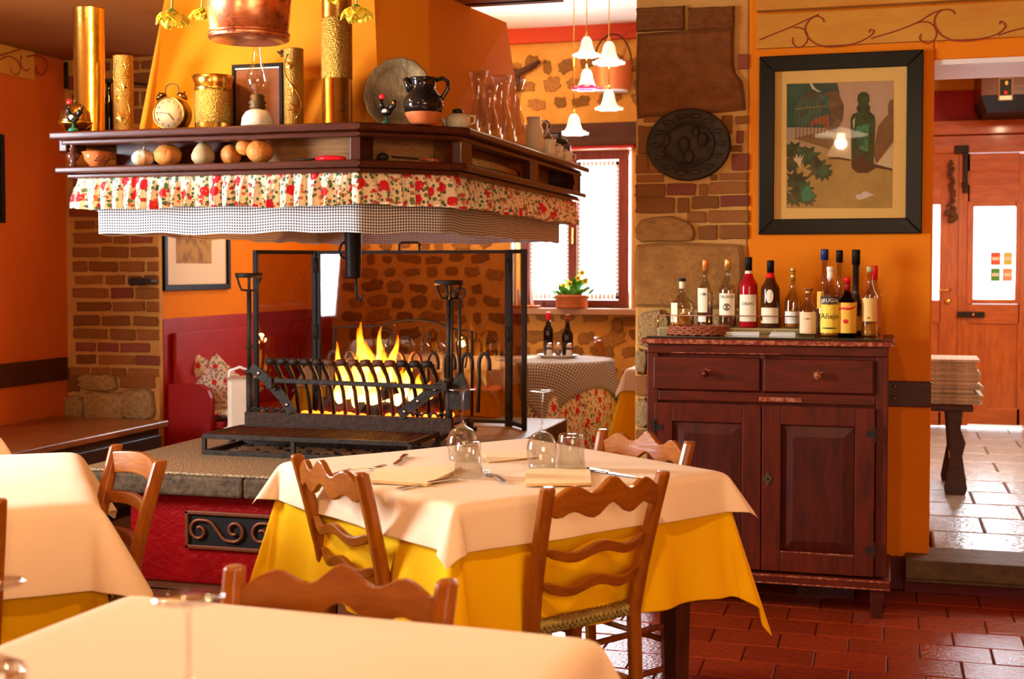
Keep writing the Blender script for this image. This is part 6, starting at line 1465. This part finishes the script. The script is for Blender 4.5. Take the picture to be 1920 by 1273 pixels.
obj('corn_bundle', m, M('dried_corn',(.62,.42,.14),.7,var=(110,(.34,.16,.05),.42,.6),bump=(120,1.0)), t); obj('basket_base', MB().box(-L_,-.04,0,L_,.04,.028), mantel_panel, t, bev=.006); obj('end_cork', MB().lathe([(0,0),(.022,0),(.022,.02),(0,.02)], 14, (-L_-.012,0,.035), ax='x'), M('yellow_cork',(.70,.45,.08),.6), t)

# ================================================================ HANGING THINGS
p = onv(467,76,4.42); s = dep(p)/F; cb_ = thing('copper_bucket', 'aged copper bucket hanging from the ceiling above the mantel', 'bucket', (p.x,4.42,p.z))
obj('body', MB().lathe([(0,0),(72*s,0),(75*s,2*s),(76*s,8*s),(73*s,12*s),(82*s,100*s),(85*s,102*s),(82*s,103*s),(78*s,100*s),(70*s,14*s),(0,14*s)], 48), copper, cb_)
obj('band', MB().tube([(75*s*math.cos(q),75*s*math.sin(q),12*s) for q in [2*PI*j/40 for j in range(40)]], 1.6*s, 6, closed=True), copper, cb_)
m = MB(); zt_ = H-p.z
m.tube([(-84*s,0,95*s),(-60*s,0,zt_-.03),(0,0,zt_-.005),(60*s,0,zt_-.03),(84*s,0,95*s)], 2*s, 6); obj('handle', m, iron, cb_)
def hanging_flower(label, x, y, V, r, seed):
    p = onv(x,y,V); R = random.Random(seed); t = thing('hanging_flower', label, 'flower', p, 0, 'yellow fabric flowers hanging from the ceiling'); s = dep(p)/F*r
    obj('stem', MB().tube([(0,0,s*.3),(.003,0,s*.9),(-.004,0,(H-p.z)*.6),(0,0,H-p.z)], .0035, 6), M('pale_stem',(.45,.40,.15),.6) if 'pale_stem' not in bpy.data.materials else bpy.data.materials['pale_stem'], t)
    obj('calyx', MB().lathe([(s*.05,s*.42),(s*.20,s*.34),(s*.24,s*.28),(0,s*.26)], 12), green_leaf, t)
    for k in range(16):
        a = 2*PI*k/8+(.35 if k > 7 else 0)+R.uniform(-.15,.15); lay = 0 if k < 8 else 1; ln = (1.0 if lay == 0 else .72)*R.uniform(.85,1.1); tilt = (.50 if lay == 0 else .95)*R.uniform(.8,1.2)
        m = MB()
        def pet(u, v, a=a, ln=ln, tilt=tilt):
            w_ = .40*math.sin(PI*min(1,v*.90+.07))**.6*(u-.5)*2; rad = ln*v*math.cos(tilt*v+.1); zz = .28-ln*v*math.sin(tilt*(v+.3))+.12*(u-.5)**2*4*v*.4+.04*math.sin(u*9+k)*v
            return (Vector(((rad*math.cos(a)-w_*math.sin(a))*s, (rad*math.sin(a)+w_*math.cos(a))*s, zz*s)),)
        m.grid(pet, 5, 6); obj('petal', m, yellow_fl, t, sol=.001)
hanging_flower('yellow fabric flower hanging left of the copper bucket', 322,34,3.9,42,1)
hanging_flower('yellow fabric flower half hidden behind the copper bucket', 378,26,4.7,28,2)
hanging_flower('yellow fabric flower hanging right of the tall stippled vase', 668,24,4.0,38,3)
hanging_flower('yellow fabric flower at the top edge before the tall stippled vase', 622,-8,4.0,28,4)
# chandelier bells
shade_m, tt, b = nt('lit_bell_glass'); Lk = tt.links; b.inputs['Base Color'].default_value = (.9,.88,.84,1); b.inputs['Emission Color'].default_value = (1,.86,.62,1); b.inputs['Emission Strength'].default_value = .55
rim_w = EM('lit_frilled_rim',(.95,.95,.88),.9); rim_r = EM('red_frilled_rim',(.8,.02,.12),.7); rim_g = EM('pale_green_rim',(.55,.85,.60),.8)
CV = 7.55
def bell(parent, x, y, rp_, rim, base):
    p = onv(x,y,CV); s = dep(p)/F; o_ = Vector((p.x,CV,p.z))-base; k = rp_*s
    fr_ = lambda a,t: 1+.10*math.sin(a*6)*max(0,(.45-t))/.45
    obj('shade', MB().lathe([(k*.78,-k*.62),(k*.60,-k*.20),(k*.52,k*.15),(k*.46,k*.55),(k*.28,k*.85),(k*.10,k*.95)], 30, o_, mod=fr_), shade_m, parent)
    obj('frilled_rim', MB().lathe([(k*1.12,-k*.66),(k*1.10,-k*.84),(k*.84,-k*.74),(k*.72,-k*.50),(k*.92,-k*.54)], 36, o_, mod=lambda a,t: 1+.16*math.sin(a*6)), rim, parent)
    obj('brass_cap', MB().lathe([(k*.16,k*.90),(k*.16,k*1.05),(k*.07,k*1.2),(k*.05,k*1.35)], 12, o_), brass, parent)
    light('bell_lamp_light', 'POINT', (p.x,CV-.02,p.z-k*1.1), 3.2, (1,.72,.42), .03)
def chandelier(label, x, ytop, bells, cpx):
    p = onv(x,62,CV); base = Vector((p.x,CV,onv(x,bells[-1][1],CV).z)); t = thing('pendant_lamp', label, 'lamp', base, 0, 'bell glass pendant lamps in the back room')
    obj('cord', MB().tube([(0,0,.02),(0,0,3.0-base.z)], .0035, 6), brass, t)
    for (xx,yy,rp_,rim) in bells: bell(t, xx, yy, rp_, rim, base)
chandelier('brass cord with white bell glass over a red-rimmed bell glass lamp', 1100, 62, [(1100,88,21,rim_w),(1100,150,22,rim_r)], 0)
chandelier('brass cord with large white bell glass over a pale green bell glass lamp', 1142, 62, [(1142,100,24,rim_w),(1142,188,21,rim_g)], 0)
chandelier('single lowest white bell glass lamp on a long brass cord', 1076, 62, [(1076,234,22,rim_w)], 0)
# copper pot on the back wall, coat hanger
p = onv(1150,172,8.93); s = dep(p)/F; cp = thing('wall_copper_pot', 'copper pot with tall handle hanging on the back stone wall', 'pot', (p.x,8.90,p.z))
obj('body', MB().lathe([(0,0),(31*s,0),(34*s,8*s),(36*s,50*s),(38*s,54*s),(34*s,52*s),(30*s,8*s),(0,6*s)], 32), M('terracotta_copper',(.70,.22,.07),.4,.5), cp); obj('white_base', MB().lathe([(0,-.004),(30*s,-.004),(31*s,.0),(28*s,6*s)], 28), white_c, cp)
obj('handle', MB().tube([(-36*s,0,50*s)]+[(-36*s*math.cos(q),0,50*s+56*s*math.sin(q)) for q in [PI*j/10 for j in range(1,10)]]+[(36*s,0,50*s)], 1.6*s, 6), iron, cp)
p = onv(970,138,9.0); s = dep(p)/F; ch_ = thing('wooden_antler_hook', 'dark forked wooden branch hook on the back stone wall', 'coat hook', (p.x,9.02,p.z))
obj('fork', MB().tube([(-42*s,-.02,22*s),(-22*s,-.02,10*s),(0,-.02,0),(22*s,-.02,10*s),(44*s,-.02,21*s)], [3.5*s,5*s,7*s,5*s,3.5*s], 8), beam_wood, ch_); obj('stem', MB().tube([(0,-.02,0),(0,-.02,-34*s)], [6*s,4*s], 8), beam_wood, ch_)
# sill plant and candles
p = onv(1072,578,9.02); s = dep(p)/F; pt = thing('potted_pansy', 'terracotta pot of yellow pansies on the back window sill', 'potted plant', (p.x,9.02,ZS+.001))
obj('pot', MB().lathe([(0,0),(28*s,0),(30*s,3*s),(30*s,20*s),(32*s,21*s),(32*s,25*s),(28*s,25*s),(0,22*s)], 28), terracotta, pt); R = random.Random(4)
for k in range(46):
    a = R.uniform(0,6.28); r_ = R.uniform(6,40)*s; z_ = R.uniform(24,52)*s-(.3*r_ if r_ > 28*s else 0); c = Vector((r_*math.cos(a), r_*math.sin(a)*.6, z_)); q = R.uniform(9,16)*s; tl_ = R.uniform(.2,1.0)
    m = MB(); w_ = Vector((-math.sin(a),math.cos(a)*.8,R.uniform(-.3,.3))).normalized(); u_ = Vector((math.cos(a),math.sin(a)*.6,tl_)).normalized(); P = [c-u_*q,c-u_*q*.3+w_*q*.6,c+u_*q*.5+w_*q*.5,c+u_*q,c+u_*q*.5-w_*q*.5,c-u_*q*.3-w_*q*.6]
    n3 = u_.cross(w_)*q*.2; m.add(P+[c+n3], [(i,(i+1)%6,6) for i in range(6)]); obj('leaf', m, green_leaf, pt)
for (x_,z_) in ((-2,46),(14,56),(22,66),(-14,42),(28,50)):
    o2 = obj('flower', MB().prism([((x_+6*math.cos(q)*(1.2 if j%2 else .8))*s,(z_+6*math.sin(q)*(1.2 if j%2 else .8))*s) for j,q in enumerate([2*PI*j/10 for j in range(10)])], -.035, -.031, 'y'), yellow_fl, pt)
    obj('flower_eye', MB().sphere((x_*s,-.036,z_*s), 2*s, 1,.4,1, 8,5), DK, o2); obj('flower_stalk', MB().tube([(x_*s*.5,-.01,22*s),(x_*s,-.030,z_*s)], .0025, 5), green_leaf, pt)
for (x_,h_,lb) in ((971,34,'white candle in a dish at the left of the sill, behind the screen'),(996,44,'white candle in a dish next to the window pane')):
    p = onv(x_,576,9.0); s = dep(p)/F; t = thing('candle', lb, 'candle', (p.x,9.02,ZS+.001), 0, 'candles on the sill')
    obj('dish', MB().lathe([(0,0),(14*s,0),(18*s,4*s),(14*s,4*s),(0,3*s)], 20), terracotta, t); obj('wax', MB().lathe([(0,3*s),(3*s,3*s),(3*s,h_*s),(0,h_*s)], 12), white_c, t); obj('wick', MB().tube([(0,0,h_*s),(0,0,(h_+3)*s)], .001, 4), black_dull, t)
# cables on the left ceiling
tag(obj('ceiling_cable', MB().tube([onu(-30,60,-4.56),onu(20,68,-4.56),onu(60,80,-4.56),onu(96,90,-4.56),Vector((-4.55,6.58,onu(96,92,-4.56).z))], .010, 7).tube([Vector((-4.55,6.56,2.51)),Vector((-4.55,6.56,2.36))], .012, 7).tube([Vector((-4.5,6.58,2.42)),Vector((-4.3,6.59,2.40)),Vector((-4.0,6.59,2.36))], .006, 6), black_dull), 'black cables clipped along the top of the left wall and brick pier', 'cable')
# newspapers on turned-leg bench in the entry
NV = 7.3
bn = thing('entry_bench', 'dark wooden bench with shaped legs in the entry, stacked with newspapers', 'bench', (.10,7.35,.15)); 
a = onz(1822,755,.62); bt_ = .47; xr = a.x-.10
obj('seat', MB().box(.085,-.26,bt_-.035,xr,.30,bt_), wood('dark_oak',(.07,.025,.012),(.04,.014,.008)), bn, bev=.008)
def leg_prof(x, y): 
    return MB().prism([(x-.045,0),(x+.045,0),(x+.055,.03),(x+.03,.20),(x+.045,.27),(x+.02,.34),(x+.03,bt_-.035),(x-.04,bt_-.035),(x-.03,.34),(x-.02,.20),(x-.05,.03)], y-.02, y+.02, 'y')
lx = onz(1790,925,.15).x-.10
obj('leg', leg_prof(lx,-.20), bpy.data.materials['dark_oak'], bn, bev=.004); obj('leg', leg_prof(lx,.24), bpy.data.materials['dark_oak'], bn, bev=.004)
obj('stretcher', MB().box(lx-.018,-.18,.14,lx+.018,.22,.18), bpy.data.materials['dark_oak'], bn, bev=.004)
R = random.Random(2); z_ = .15+bt_+.001
for k in range(15):
    th = R.uniform(.010,.019); w_ = R.uniform(.25,.29); px_ = .19+R.uniform(0,.006)
    if z_+th > .865: break
    o = thing('newspaper', 'folded newspaper in the stack on the entry bench' if k < 40 else '', 'newspaper', (px_,7.30+R.uniform(-.01,.01),z_), R.uniform(-.02,.02), 'newspapers stacked on the entry bench')
    o['label'] = ('lowest','second lowest','third from the bottom','fourth from the bottom','fifth from the bottom','sixth from the bottom','seventh from the bottom','eighth from the bottom','ninth from the bottom','tenth from the bottom','eleventh from the bottom','twelfth from the bottom','thirteenth from the bottom','fourteenth from the bottom','topmost')[k]+' folded newspaper of the stack on the entry bench'
    for j in range(2): obj('folded_sheets', MB().box(0,-.18,j*th/2+.0004,w_-j*.012*R.random(),.18,(j+1)*th/2), paper, o, bev=.002)
    z_ += th+.0008
